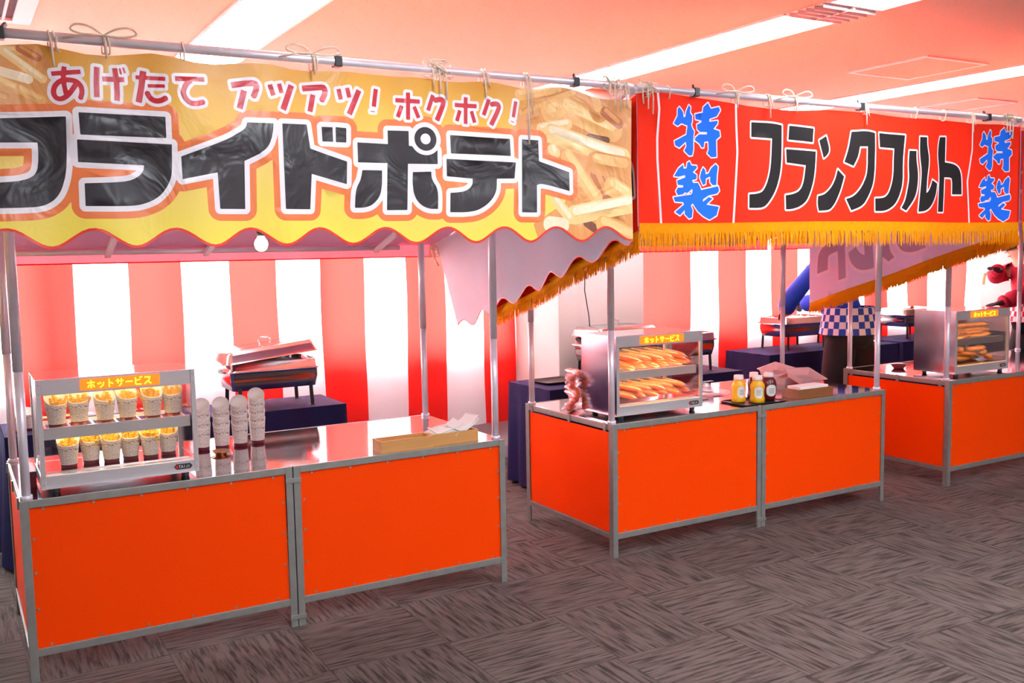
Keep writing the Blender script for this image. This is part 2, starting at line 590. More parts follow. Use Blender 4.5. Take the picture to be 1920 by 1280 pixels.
def contour(D, x0, y0, h, tol):
    """marching squares on D=0 -> simplified closed or open chains"""
    s = D < 0
    cells = np.argwhere((s[:-1, :-1] != s[1:, :-1]) | (s[:-1, :-1] != s[:-1, 1:]) | (s[:-1, :-1] != s[1:, 1:]))
    adj = {}
    def pt(k):
        j, i, v = k
        if v == 0:
            t = D[j, i] / (D[j, i] - D[j, i + 1])
            return (x0 + (i + t) * h, y0 + j * h)
        t = D[j, i] / (D[j, i] - D[j + 1, i])
        return (x0 + i * h, y0 + (j + t) * h)
    for j, i in cells:
        j = int(j)
        i = int(i)
        e = []
        if s[j, i] != s[j, i + 1]: e.append((j, i, 0))
        if s[j, i + 1] != s[j + 1, i + 1]: e.append((j, i + 1, 1))
        if s[j + 1, i] != s[j + 1, i + 1]: e.append((j + 1, i, 0))
        if s[j, i] != s[j + 1, i]: e.append((j, i, 1))
        if len(e) == 4:
            prs = [(e[0], e[1]), (e[2], e[3])]
        elif len(e) == 2:
            prs = [(e[0], e[1])]
        else:
            continue
        for a, b in prs:
            adj.setdefault(a, []).append(b)
            adj.setdefault(b, []).append(a)
    chains = []
    seen = set()
    for k0 in sorted(adj, key=lambda k: len(adj[k])):
        if k0 in seen:
            continue
        ch = [k0]
        seen.add(k0)
        while True:
            nx = [k for k in adj[ch[-1]] if k not in seen]
            if not nx:
                break
            ch.append(nx[0])
            seen.add(nx[0])
        closed = len(ch) > 2 and ch[0] in adj[ch[-1]]
        P = [pt(k) for k in ch]
        if closed:
            P.append(P[0])
        # Douglas-Peucker
        keep = {0, len(P) - 1}
        st = [(0, len(P) - 1)]
        if closed and len(P) > 6:
            keep.add(len(P) // 2)
            st = [(0, len(P) // 2), (len(P) // 2, len(P) - 1)]
        A = np.array(P)
        while st:
            a, b = st.pop()
            if b - a < 2:
                continue
            dd = d_seg(A[a + 1:b, 0], A[a + 1:b, 1], P[a], P[b])
            k = int(dd.argmax())
            if dd[k] > tol:
                k += a + 1
                keep.add(k)
                st += [(a, k), (k, b)]
        chains.append([P[k] for k in sorted(keep)])
    return chains

class Layer:
    """one printed colour: union of shapes grown by 'grow'"""
    def __init__(s, mi, polys=(), lines=(), grow=0.0):
        s.mi, s.polys, s.lines, s.grow = mi, list(polys), list(lines), grow
        pts = [p for P in s.polys for p in P] + [p for P, w_ in s.lines for p in P]
        m = grow + 0.02 + max([w_ for P, w_ in s.lines] + [0])
        s.bb = (min(p[0] for p in pts) - m, min(p[1] for p in pts) - m, max(p[0] for p in pts) + m, max(p[1] for p in pts) + m)
    def sd(s, X, Y):
        D = np.full(X.shape, 9.0)
        for P in s.polys:
            D = np.minimum(D, sd_poly(P, X, Y))
        for P, w_ in s.lines:
            D = np.minimum(D, sd_line(P, w_, X, Y))
        return D - s.grow
    def chains(s, h):
        out = []
        x0, y0, x1, y1 = s.bb
        X, Y = np.meshgrid(np.arange(x0, x1 + h, h), np.arange(y0, y1 + h, h))
        return contour(s.sd(X, Y), x0, y0, h, h * 0.18)

def sheet(name, bound, layers, fn, mats, parent, grid=0.03, h=0.0025, mi0=0, thick=0.0):
    """cut a cloth with outline 'bound' and the printed layers into one mesh, mapped to 3D by fn(u, v)"""
    V, E = [], []
    def chain(P, closed):
        o = len(V)
        V.extend(Vector(p) for p in P)
        for i in range(len(P) - 1):
            E.append((o + i, o + i + 1))
        if closed:
            E.append((o + len(P) - 1, o))
    chain(bound, True)
    for L in layers:
        for c in L.chains(h):
            if len(c) > 2:
                if c[0] == c[-1]:
                    chain(c[:-1], True)
                else:
                    chain(c, False)
    B_ = np.array(bound)
    gx = np.arange(B_[:, 0].min() + grid / 2, B_[:, 0].max(), grid)
    gy = np.arange(B_[:, 1].min() + grid / 2, B_[:, 1].max(), grid)
    GX, GY = np.meshgrid(gx, gy)
    ok = sd_poly(bound, GX, GY) < -0.006
    V.extend(Vector((float(a), float(b))) for a, b in zip(GX[ok], GY[ok]))
    vs, es, fs, _, _, _ = delaunay_2d_cdt(V, E, [], 0, 1e-5)
    A = np.array([tuple(v) for v in vs])
    F = np.array([f for f in fs if len(f) == 3])
    cen = A[F].mean(axis=1)
    cx, cy = cen[:, 0], cen[:, 1]
    area = np.abs((A[F[:, 1], 0] - A[F[:, 0], 0]) * (A[F[:, 2], 1] - A[F[:, 0], 1]) - (A[F[:, 2], 0] - A[F[:, 0], 0]) * (A[F[:, 1], 1] - A[F[:, 0], 1]))
    ok = (sd_poly(bound, cx, cy) < 0) & (area > 1e-10)
    F, cx, cy = F[ok], cx[ok], cy[ok]
    mi = np.full(len(F), mi0)
    for L in layers:
        x0, y0, x1, y1 = L.bb
        w_ = np.where((cx > x0) & (cx < x1) & (cy > y0) & (cy < y1))[0]
        if len(w_):
            inn = L.sd(cx[w_], cy[w_]) < 0
            mi[w_[inn]] = L.mi
    mb = MB()
    mb.v = [tuple(fn(float(a), float(b))) for a, b in A]
    mb.f = F.tolist()
    mb.mi = mi.tolist()
    return mb.build(name, mats, parent, smooth=True)

def flow(pts, n=5):
    """Catmull-Rom through the points"""
    P = [Vector(p) for p in pts]
    out = []
    for i in range(len(P) - 1):
        a, b_, c, d = P[max(i - 1, 0)], P[i], P[i + 1], P[min(i + 2, len(P) - 1)]
        for k in range(n):
            t = k / n
            out.append(0.5 * (2 * b_ + (c - a) * t + (2 * a - 5 * b_ + 4 * c - d) * t * t + (3 * b_ - a - 3 * c + d) * t ** 3))
    out.append(P[-1])
    return out

def soften(P, it=2):
    """round the shallow bends of an outline, keep its sharp corners"""
    for _ in range(it):
        Q = []
        n = len(P)
        for i in range(n):
            a, b_, c = Vector(P[i - 1]), Vector(P[i]), Vector(P[(i + 1) % n])
            u, v = b_ - a, c - b_
            ang = abs(u.angle(v)) if u.length > 1e-6 and v.length > 1e-6 else 0
            if 0.09 < ang < 0.95:
                k = min(0.25, 0.06 / max(u.length, 1e-6)), min(0.25, 0.06 / max(v.length, 1e-6))
                Q += [tuple(b_ - u * k[0]), tuple(b_ + v * k[1])]
            else:
                Q.append(tuple(b_))
        P = Q
    return P

def mm(P, dx=0.0, dz=0.0):
    return [(p[0] / 1000 + dx, p[1] / 1000 + dz) for p in P]
# outlines of the printed lettering, millimetres in the plane of each banner (x, z)
BLACK=[[(-143,2012),(-12,2018),(170,2033),(167,1899),(158,1837),(136,1785),(98,1758),(53,1752),(-44,1749),(-134,1748),(-129,1823),(-24,1827),(31,1832),(67,1845),(82,1866),(87,1903),(87,1951),(-17,1946),(-147,1941)],[(206,2047),(465,2046),(465,1978),(208,1979)],[(198,1964),(481,1959),(480,1876),(470,1834),(437,1788),(386,1764),(337,1758),(212,1758),(213,1829),(317,1834),(353,1841),(378,1855),(393,1875),(394,1890),(198,1895)],[(509,1921),(658,1980),(706,2009),(726,2023),(731,2042),(821,2043),(815,2000),(800,1963),(771,1939),(717,1913),(714,1751),(628,1751),(625,1872),(510,1847)],[(851,2044),(941,2046),(951,1963),(1085,1922),(1082,1842),(953,1876),(944,1752),(854,1752)],[(996,2041),(1036,2041),(1036,1990),(997,1990)],[(1047,2042),(1086,2040),(1084,1989),(1046,1989)],[(1125,1991),(1246,1990),(1247,2040),(1330,2041),(1329,1987),(1441,1975),(1440,1922),(1323,1921),(1317,1751),(1234,1750),(1241,1921),(1125,1920)],[(1141,1893),(1219,1894),(1217,1837),(1206,1797),(1177,1768),(1146,1758),(1111,1758),(1114,1825),(1134,1857)],[(1342,1891),(1414,1894),(1417,1863),(1439,1830),(1437,1755),(1402,1755),(1369,1770),(1346,1799),(1339,1839)],[(1498,2033),(1760,2029),(1761,1963),(1498,1964)],[(1477,1943),(1784,1939),(1778,1876),(1698,1874),(1693,1826),(1665,1783),(1615,1752),(1563,1743),(1487,1743),(1489,1816),(1543,1820),(1574,1832),(1592,1851),(1594,1872),(1479,1878)],[(1819,2031),(1898,2031),(1899,1948),(2040,1908),(2039,1831),(1911,1861),(1886,1853),(1882,1744),(1806,1744)]]
RING=((1395,2014),[44,20,59])
RED=[([(136,2160),(219,2171)],14),([(173,2184),(169,2154),(170,2127),(174,2100)],14),([(204,2133),(183,2102),(162,2086),(146,2088),(139,2104),(145,2125),(163,2141),(186,2144),(206,2140),(218,2125),(219,2106),(214,2089)],15),([(267,2190),(263,2144),(262,2096)],17),([(281,2154),(347,2157)],16),([(320,2191),(323,2151),(323,2115),(321,2089)],17),([(335,2192),(338,2172)],7),([(345,2195),(350,2177)],7),([(381,2167),(471,2167)],13),([(405,2188),(398,2143),(386,2088)],19),([(416,2142),(468,2144)],11),([(413,2121),(421,2105),(435,2096),(453,2097),(471,2107)],17),([(501,2170),(596,2175)],16),([(551,2169),(534,2152),(525,2128),(532,2107),(547,2095),(567,2094),(590,2101)],17),([(684,2163),(749,2174),(765,2171),(768,2157),(756,2127)],20),([(726,2148),(708,2087)],20),([(814,2174),(825,2137)],17),([(847,2179),(855,2147)],16),([(892,2177),(857,2091)],21),([(931,2169),(999,2178),(1012,2174),(1013,2156),(1000,2131)],20),([(970,2151),(956,2091)],19),([(1063,2176),(1070,2139)],16),([(1095,2182),(1102,2148)],16),([(1140,2176),(1099,2089)],20),([(1207,2186),(1196,2122)],17),([(1191,2106),(1191,2103)],19),([(1283,2151),(1377,2150)],16),([(1332,2181),(1330,2082)],16),([(1307,2132),(1290,2090)],16),([(1354,2131),(1371,2090)],15),([(1431,2177),(1409,2119)],16),([(1435,2158),(1464,2163),(1474,2154),(1466,2129),(1444,2084)],20),([(1524,2147),(1617,2147)],16),([(1572,2179),(1569,2078)],16),([(1546,2128),(1531,2087)],16),([(1595,2128),(1608,2085)],15),([(1669,2176),(1646,2115)],16),([(1677,2157),(1701,2160),(1712,2151),(1704,2128),(1677,2079)],19),([(1792,2176),(1779,2114)],16),([(1775,2098),(1774,2095)],18)]
CAP=[((1810,2203),(1979,2240),39,1),((1815,2126),(2069,2219),45,2),((1952,2144),(2042,2159),70,1),((2023,2163),(2261,2084),77,1),((2155,2225),(2194,2157),72,2),((1913,2079),(2035,2100),37,0),((2146,2054),(2233,2044),24,4),((2178,1906),(2231,1819),49,3),((1957,2060),(2309,1976),65,0),((2178,1950),(2322,1932),80,2),((2033,1967),(2177,1807),53,1),((1963,1999),(1978,1984),35,0),((2259,1853),(2342,1809),68,1),((2122,1703),(2182,1670),30,4),((2062,1735),(2342,1781),66,0),((1972,1794),(2042,1719),37,0),((1945,1698),(2003,1692),53,5),((2209,1697),(2355,1640),62,1),((2221,2158),(2289,2113),36,3),((-87,2221),(54,2222),22,1),((54,2230),(100,2206),21,3),((-107,2181),(71,2140),24,5),((10,2216),(111,2143),22,0),((-74,2155),(40,2108),27,1),((-129,2103),(9,2077),25,2),((47,2109),(104,2079),23,1),((-157,2196),(-61,2088),27,0)]
FBASE=[[(1836,2245),(2416,2269),(2412,1601),(1899,1608),(1863,1698),(2017,1784),(2019,1891),(1893,1973),(1771,2051),(1785,2124),(1847,2179)],[(-192,2224),(102,2243),(156,2158),(135,2036),(-205,2018)]]
BLUE=[[(2617,2202),(2639,2182),(2643,2159),(2653,2162),(2658,2185),(2674,2214),(2685,2206),(2682,2182),(2696,2169),(2696,2145),(2690,2131),(2697,2115),(2709,2104),(2704,2080),(2704,2024),(2696,1998),(2676,1995),(2645,2015),(2660,2036),(2656,2055),(2615,2027),(2590,2036),(2586,2054),(2660,2085),(2667,2125),(2630,2133),(2606,2120),(2583,2130),(2606,2164),(2606,2192)],[(2785,2230),(2802,2205),(2845,2215),(2853,2201),(2836,2174),(2796,2161),(2797,2148),(2842,2155),(2841,2141),(2820,2118),(2854,2110),(2858,2087),(2837,2071),(2841,1996),(2811,1993),(2788,2010),(2796,2025),(2793,2063),(2771,2060),(2767,2035),(2755,2034),(2741,2051),(2713,2064),(2717,2076),(2738,2091),(2785,2093),(2785,2103),(2744,2102),(2728,2112),(2725,2133),(2750,2143),(2753,2151),(2716,2156),(2713,2177),(2757,2186),(2760,2210)],[(2636,1956),(2639,1937),(2657,1940),(2663,1964),(2678,1971),(2690,1953),(2722,1953),(2725,1944),(2697,1924),(2722,1913),(2719,1894),(2691,1889),(2697,1877),(2729,1878),(2744,1859),(2747,1847),(2849,1866),(2856,1846),(2843,1832),(2795,1824),(2760,1807),(2757,1795),(2795,1817),(2817,1810),(2779,1783),(2853,1774),(2840,1735),(2798,1716),(2757,1732),(2722,1754),(2691,1787),(2679,1777),(2691,1758),(2685,1725),(2666,1720),(2639,1739),(2639,1758),(2611,1734),(2581,1748),(2636,1782),(2629,1791),(2581,1793),(2572,1812),(2679,1825),(2691,1834),(2691,1851),(2660,1832),(2642,1834),(2630,1826),(2599,1821),(2587,1838),(2599,1854),(2630,1855),(2633,1864),(2599,1866),(2596,1885),(2648,1900),(2645,1909),(2605,1901),(2578,1903),(2605,1936)],[(2763,1947),(2776,1936),(2779,1917),(2795,1922),(2811,1946),(2836,1964),(2849,1952),(2843,1914),(2840,1870),(2817,1870),(2803,1884),(2804,1908),(2779,1898),(2776,1874),(2760,1869),(2741,1902),(2751,1930)]]
KATA=[[(3036,2157),(3174,2160),(3228,2152),(3231,2061),(3232,1968),(3221,1904),(3195,1844),(3151,1793),(3111,1769),(3025,1769),(3027,1831),(3076,1834),(3116,1845),(3145,1886),(3162,1932),(3170,1983),(3172,2090),(3038,2091)],[(3272,2152),(3429,2146),(3424,2081),(3269,2088)],[(3258,2044),(3449,2039),(3447,1965),(3439,1904),(3415,1843),(3391,1804),(3349,1777),(3294,1764),(3262,1764),(3261,1830),(3305,1835),(3347,1851),(3371,1890),(3381,1972),(3264,1982)],[(3472,2092),(3526,2116),(3555,2056),(3543,2029),(3510,2011)],[(3620,1960),(3667,1927),(3649,1864),(3618,1806),(3586,1774),(3555,1761),(3479,1758),(3469,1791),(3473,1828),(3528,1838),(3578,1872),(3606,1912)],[(3703,2144),(3812,2153),(3872,2146),(3872,2064),(3871,1970),(3866,1899),(3837,1836),(3800,1784),(3726,1762),(3688,1818),(3736,1830),(3781,1870),(3811,1925),(3819,1964),(3816,2077),(3762,2075),(3752,2025),(3724,1979),(3663,1998),(3686,2057)],[(3905,2147),(4100,2144),(4090,2071),(4083,2007),(4086,1911),(4075,1859),(4049,1806),(4014,1778),(3960,1759),(3889,1759),(3884,1822),(3952,1825),(3988,1849),(4010,1902),(4018,1950),(4018,2013),(4023,2075),(3910,2077)],[(4130,2067),(4180,2067),(4178,2022),(4193,1954),(4189,1881),(4172,1823),(4118,1762),(4084,1776),(4110,1815),(4124,1888),(4130,1928),(4123,2000)],[(4209,2140),(4269,2141),(4267,2098),(4282,2042),(4280,2005),(4263,1935),(4258,1853),(4275,1862),(4296,1891),(4311,1922),(4357,1904),(4346,1850),(4319,1804),(4288,1775),(4250,1759),(4203,1756),(4209,1848),(4216,1930),(4218,1971),(4204,2051)],[(4390,2148),(4439,2150),(4434,2018),(4514,2012),(4555,1988),(4570,1946),(4574,1851),(4497,1850),(4497,1928),(4483,1940),(4427,1939),(4423,1872),(4418,1757),(4369,1757),(4375,1867),(4381,1967),(4368,2044),(4375,2106)]]
WLINE=[[(2493,2258),(2502,2187),(2490,2060),(2489,1970),(2505,1701)],[(2938,2246),(2945,2143),(2956,2023),(2950,1906),(2933,1686)],[(4650,2240),(4656,2090),(4618,1921),(4646,1678)]]
# ---------------------------------------------------------------- the room
YW = 2.46
X0, X1, YF, ZC = -3.2, 12.5, -7.0, 2.72
b = MB(); b.box((X0, YF, -0.06), (X1, YW + 0.25, 0)); struct(b.build('floor', 'carpet'))
b = MB(); b.box((X0, YF, ZC), (X1, YW + 0.25, ZC + 0.1)); struct(b.build('ceiling', 'ceiling'))
b = MB(); b.box((X0 - 0.15, YF, 0), (X0, YW + 0.25, ZC)); struct(b.build('wall_left', 'white_wall'))
b = MB(); b.box((X1, YF, 0), (X1 + 0.15, YW + 0.25, ZC)); struct(b.build('wall_right', 'white_wall'))
b = MB(); b.box((X0, YF - 0.15, 0), (X1, YF, ZC)); struct(b.build('wall_front', 'white_wall'))
# window wall: piers, sill band, head band around the openings
WIN = [(-1.9, 0.35), (0.41, 1.9), (1.96, 3.5), (4.45, 6.0), (6.06, 7.6), (7.66, 9.15)]
ZS, ZH = 0.83, 2.02
b = MB()
b.box((X0, YW, 0), (X1, YW + 0.2, ZS))
b.box((X0, YW, ZH), (X1, YW + 0.2, ZC))
e = X0
for a, c in WIN + [(X1, X1)]:
    b.box((e, YW, ZS), (a, YW + 0.2, ZH))
    e = c
struct(b.build('wall_back', 'white_wall'))
for i, (a, c) in enumerate(WIN):
    f = MB()
    y0, y1 = YW + 0.08, YW + 0.14
    f.box((a, y0, ZS), (a + 0.04, y1, ZH)); f.box((c - 0.04, y0, ZS), (c, y1, ZH))
    f.box((a + 0.04, y0, ZS), (c - 0.04, y1, ZS + 0.04)); f.box((a + 0.04, y0, ZH - 0.04), (c - 0.04, y1, ZH))
    mid = (a + c) / 2
    f.box((mid - 0.025, y0, ZS + 0.04), (mid + 0.025, y1, ZH - 0.04))
    wo = struct(f.build('window_%d' % (i + 1), 'fixture'))
    g = MB(); g.box((a + 0.03, y0 + 0.025, ZS + 0.03), (c - 0.03, y0 + 0.031, ZH - 0.03))
    g.build('pane', 'pane', wo)
b = MB(); b.box((X0, YW - 0.012, 0), (X1, YW, 0.09)); struct(b.build('baseboard_back', 'base'))
for i, (a, c) in enumerate([(3.55, 4.31), (9.2, 9.96)]):
    b = MB(); b.box((a, 1.80, 0), (c, YW, ZC))
    struct(b.build('pillar' if i == 0 else 'pillar.001', 'column', bevel=0.006))
    b = MB(); b.box((a - 0.008, 1.792, 0), (c + 0.008, YW - 0.012, 0.09)); struct(b.build('baseboard_pillar' if i == 0 else 'baseboard_pillar.001', 'base'))

# ceiling lights: continuous rows of flush diffusers with louvred gaps; strips out of view set for the light
LIGHT_LABEL = {(1, 1): 'first ceiling light strip running over the fried potato stall, far part by the windows',
               (1, 0): 'first ceiling light strip above the fried potato stall, near part before the seam',
               (2, 1): 'middle ceiling light strip, far part behind the seam near the stall corners',
               (2, 0): 'middle ceiling light strip, long bright part between seam and louvre',
               (3, 1): 'farthest ceiling light strip, end part behind the frankfurter banner rail',
               (3, 0): 'farthest ceiling light strip at the right edge above the frankfurter banner'}
def ceiling_light(xc, y0, y1, key):
    lab = LIGHT_LABEL.get(key, 'unseen flush ceiling light strip, row carried on out of view to light the stalls')
    t = thing('ceiling_light', lab, 'ceiling light', (xc, (y0 + y1) / 2, ZC), 0, 'flush ceiling light strips')
    h = (y1 - y0) / 2 - 0.004
    m = MB(); m.box((-0.17, -h + 0.004, -0.008), (0.17, h - 0.004, -0.003)); m.build('diffuser', 'lamp', t)
    m = MB()
    for sx in (-1, 1):
        m.box((sx * 0.178 - 0.008, -h, -0.010), (sx * 0.178 + 0.008, h, 0.0))
    for sy in (-1, 1):
        m.box((-0.17, sy * h - 0.006, -0.010), (0.17, sy * h + 0.006, 0.0))
    m.build('frame', 'fixture', t)
def louvre(xc, y0, y1, lab):
    t = thing('ceiling_louvre', lab, 'ceiling louvre', (xc, (y0 + y1) / 2, ZC), 0, 'louvred gaps between light strips')
    h = (y1 - y0) / 2 - 0.004
    m = MB(); m.box((-0.18, -h, -0.004), (0.18, h, -0.001)); m.build('backing', 'fixture', t)
    m = MB()
    for k in range(5):
        y = -h + (k + 0.5) * 2 * h / 5
        m.beam((-0.18, y, -0.012), (0.18, y, -0.012), 0.004, 0.022)
    m.box((-0.004, -h, -0.020), (0.004, h, -0.006))
    m.build('slats', 'brushed', t)
for i, xc in enumerate((1.19, 3.61, 6.02)):
    for j, (a, c) in enumerate([(-0.45, 1.0), (1.0, 2.44), (-2.15, -0.72), (-3.85, -2.42), (-5.6, -4.15)]):
        if j == 2 and i == 0:
            a, c = -2.15, -1.44  # unseen short strip, length chosen to set the light on the first banner
        if j == 2 and i > 1:
            continue
        ceiling_light(xc, a, c, (i + 1, j))
    if i in (1, 2):
        louvre(xc, -0.72, -0.45, 'pale louvred gap in the middle ceiling light strip' if i == 1 else 'louvred gap in the farthest ceiling light strip out of frame')
# air vent at the upper left corner of the view
t = thing('air_vent', 'white slatted air vent in the ceiling above the far end of the fried potato rail', 'air vent', (-0.10, 1.06, ZC), 0)
m = MB(); m.box((-0.30, -0.30, -0.004), (0.26, 0.16, -0.001)); m.build('backing', 'dark_slot', t)
m = MB()
for k in range(10):
    x = -0.28 + k * 0.055
    m.box((x, -0.30, -0.016), (x + 0.012, 0.16, -0.004))
m.build('slats', 'fixture', t)
m = MB()
m.box((0.26, -0.36, -0.018), (0.34, 0.22, 0)); m.box((-0.38, -0.36, -0.018), (-0.30, 0.22, 0))
m.box((-0.30, 0.16, -0.018), (0.26, 0.22, 0)); m.box((-0.30, -0.36, -0.018), (0.26, -0.30, 0))
m.build('frame', 'fixture', t, bevel=0.003)
for i, (x, y, s) in enumerate([(5.31, 0.23, 0.29), (7.15, 1.14, 0.25)]):
    t = thing('ceiling_hatch', ['square access hatch in the ceiling between middle and farthest light strips', 'small square access hatch in the ceiling past the farthest light strip'][i], 'ceiling hatch', (x, y, ZC), 0, 'ceiling access hatches')
    m = MB(); m.box((-s, -s, -0.006), (s, s, -0.001)); m.build('panel', 'ceiling', t)
    m = MB()
    for k in (-1, 1):
        m.box((k * s - 0.012, -s - 0.012, -0.010), (k * s + 0.012, s + 0.012, 0)); m.box((-s + 0.012, k * s - 0.012, -0.010), (s - 0.012, k * s + 0.012, 0))
    m.build('frame', 'fixture', t)

# striped curtains hung over the windows
def curtain(x0, x1, red0, label, seed):
    t = thing('striped_curtain', label, 'curtain', ((x0 + x1) / 2, 2.40, 2.15), 0, 'red and white ceremonial curtains')
    xc = (x0 + x1) / 2
    ed = [x0]
    x = red0
    while x < x1:
        if x > x0 + 0.02: ed.append(x)
        x += 0.3085
    ed.append(x1)
    k0 = 0 if abs(((x0 + 0.01 - red0) / 0.3085) % 2) < 1 else 1
    m = MB()
    for i in range(len(ed) - 1):
        mid = (ed[i] + ed[i + 1]) / 2
        red = int(math.floor((mid - red0) / 0.3085)) % 2 == 0
        a, c = ed[i], ed[i + 1]
        def fn(u, v, a=a, c=c):
            X = a + (c - a) * u
            Z = 0.30 + (2.15 - 0.30) * v
            y = 0.012 * math.sin(X * 9.1 + seed) + 0.010 * math.sin(X * 17.3 + Z * 2.2 + seed) + 0.006 * math.sin(Z * 7 + X * 3)
            return (X - xc + 0.012 * math.sin(Z * 2.3 + X * 4) * (1 - v), y - 0.02 * (1 - v), Z - 2.15)
        m.grid(fn, 8, 26, 0 if red else 1)
    m.build('cloth', ['curtain_red', 'curtain_white'], t, smooth=True)
    m = MB(); m.tube([(x0 - xc, 0.0, 0.012), (x1 - xc, 0.0, 0.012)], 0.012, 8); m.build('rod', 'tube', t)
curtain(-1.6, 3.55, 0.169, 'red and white striped curtain hanging over the windows behind the fried potato stall', 1.0)
curtain(4.33, 9.19, 4.975, 'red and white striped curtain hanging over the windows behind the frankfurter stall', 2.3)

# ---------------------------------------------------------------- stalls
SW, SD, SH = 2.071, 0.866, 0.70
RY, RZ, RS = -0.63, 2.270, 0.345       # front rail line and fall of the roof
def roof_z(y):
    return RZ - RS * (y - RY)
STALLS = [(0.0, -0.30, 2.36), (2.705, -0.315, 2.36), (5.397, -0.31, 2.36)]
NAMES = ['fried potato', 'frankfurter', 'far right']
SCREW = []
def stall(i):
    x0, xl, xr = STALLS[i]
    lab = ['orange panelled steel stall frame nearest the camera, carrying the fried potato banner',
           'orange panelled steel stall frame in the middle, carrying the red frankfurter banner',
           'orange panelled steel stall frame at the right edge, cut off by the picture'][i]
    t = thing('food_stall', lab, 'stall', (x0, 0, 0), 0, 'orange food stalls in a row')
    # front boards with screw heads
    for k in range(2):
        a = 0.028 if k == 0 else SW / 2 + 0.034
        c = SW / 2 - 0.034 if k == 0 else SW - 0.028
        m = MB(); m.box((a, 0.008, 0.128), (c, 0.014, 0.672)); p = m.build('front_panel', 'orange', t)
        pts = [(a + 0.05 + (c - a - 0.1) * q / 5, z) for q in range(6) for z in (0.662, 0.138)] + [(x, z) for x in (a + 0.012, c - 0.012) for z in (0.28, 0.42, 0.55)]
        for x, z in pts:
            if SCREW:
                so = SCREW[0].copy(); COL.objects.link(so); so.parent = p
            else:
                m = MB(); m.tube([(0, 0.008, 0), (0, 0.0045, 0)], 0.0052, 8); so = m.build('screw', 'screw', p); SCREW.append(so)
            so.location = (x, 0, z)
    for x in (0.010, SW - 0.010):
        m = MB(); m.box((x - 0.003, 0.045, 0.128), (x + 0.003, SD - 0.04, 0.655)); m.build('side_panel', 'orange', t)
    # angle iron legs
    def leg(x, y, sx, sy):
        m = MB()
        m.box((min(x, x + sx * 0.030), min(y, y + sy * 0.005), 0), (max(x, x + sx * 0.030), max(y, y + sy * 0.005), SH))
        m.box((min(x, x + sx * 0.005), min(y + sy * 0.005, y + sy * 0.038), 0), (max(x, x + sx * 0.005), max(y + sy * 0.005, y + sy * 0.038), SH))
        m.build('leg', 'galv', t, bevel=0.0015)
    leg(0, 0, 1, 1); leg(SW, 0, -1, 1); leg(0, SD, 1, -1); leg(SW, SD, -1, -1)
    leg(SW / 2 - 0.002, 0, -1, 1); leg(SW / 2 + 0.002, 0, 1, 1)
    for z in (0.035, 0.63):
        m = MB(); m.box((SW / 2 - 0.034, -0.004, z), (SW / 2 + 0.034, 0.0, z + 0.02)); m.build('coupling', 'galv', t, bevel=0.001)
    # rails
    def rail(a, c, nm='frame_rail'):
        m = MB(); m.box(a, c); m.build(nm, 'galv', t, bevel=0.0015)
    for a, c in ((0.030, SW / 2 - 0.032), (SW / 2 + 0.032, SW - 0.030)):
        rail((a, 0.0, SH - 0.030), (c, 0.008, SH)); rail((a, 0.0, 0.098), (c, 0.010, 0.128))
    for x in (0.0, SW):
        s = 0.008 if x == 0 else -0.008
        rail((min(x, x + s), 0.038, SH - 0.034), (max(x, x + s), SD - 0.038, SH - 0.004)); rail((min(x, x + s), 0.038, 0.098), (max(x, x + s), SD - 0.038, 0.125))
    rail((0.030, SD - 0.008, SH - 0.03), (SW - 0.030, SD, SH)); rail((0.030, SD - 0.008, 0.10), (SW - 0.030, SD, 0.125))
    for y in (0.07, 0.40, 0.79):
        m = MB(); m.box((-0.006, y - 0.012, SH - 0.042), (0.0, y + 0.012, SH + 0.002)); m.build('edge_clip', 'galv', t, bevel=0.001)
    m = MB(); m.box((0.008, 0.010, SH - 0.014), (SW - 0.008, SD - 0.008, SH - 0.002)); m.build('countertop', 'steel', t, bevel=0.001)
    # posts and roof frame
    for px, py in ((0.026, 0.045), (SW - 0.026, 0.045), (0.026, SD - 0.034), (SW - 0.026, SD - 0.034)):
        z1 = roof_z(py) - 0.014
        m = MB()
        m.tube([(px, py, SH - 0.002), (px, py, 1.18)], 0.0165, 14); m.tube([(px, py, 1.18), (px, py, z1)], 0.0185, 14)
        m.tube([(px, py, SH - 0.002), (px, py, SH + 0.012)], 0.022, 14)
        m.build('post', 'tube', t, smooth=True)
    yb = 1.25
    m = MB(); m.tube([(xl, RY, RZ), (xr, RY, RZ)], 0.0155, 14); m.build('roof_rail', 'tube', t, smooth=True)
    m = MB(); m.tube([(xl + 0.16, yb, roof_z(yb)), (xr - 0.26, yb, roof_z(yb))], 0.0155, 12); m.build('roof_rail', 'tube', t, smooth=True)
    for x in (xl, xr):
        m = MB(); m.tube([(x, RY, RZ), (x, yb, roof_z(yb))], 0.0155, 12); m.build('roof_rail', 'tube', t, smooth=True)
    for x in (0.52, 1.0, SW - 0.12):
        m = MB(); m.beam((x, RY + 0.03, roof_z(RY + 0.03) - 0.068), (x, yb, roof_z(yb) - 0.020), 0.028, 0.022); m.build('rafter', 'fixture', t, bevel=0.002)
    for x in (0.0, 1.06, SW):
        m = MB(); m.box((x - 0.014, RY - 0.018, RZ - 0.020), (x + 0.014, RY + 0.022, RZ + 0.018)); m.beam((x, RY + 0.01, RZ + 0.006), (x + 0.022, RY + 0.04, RZ + 0.036), 0.010, 0.014)
        m.build('clamp', 'black_plastic', t, bevel=0.003)
    # sloping cloth roof with a short valance at the back
    c = thing('canopy', ['red cloth canopy roofing the fried potato stall, short valance at its rear', 'red cloth canopy roofing the frankfurter stall in the middle', 'red cloth canopy roofing the stall at the right edge'][i], 'canopy', (x0, 0, 0), 0, 'red cloth canopies')
    m = MB()
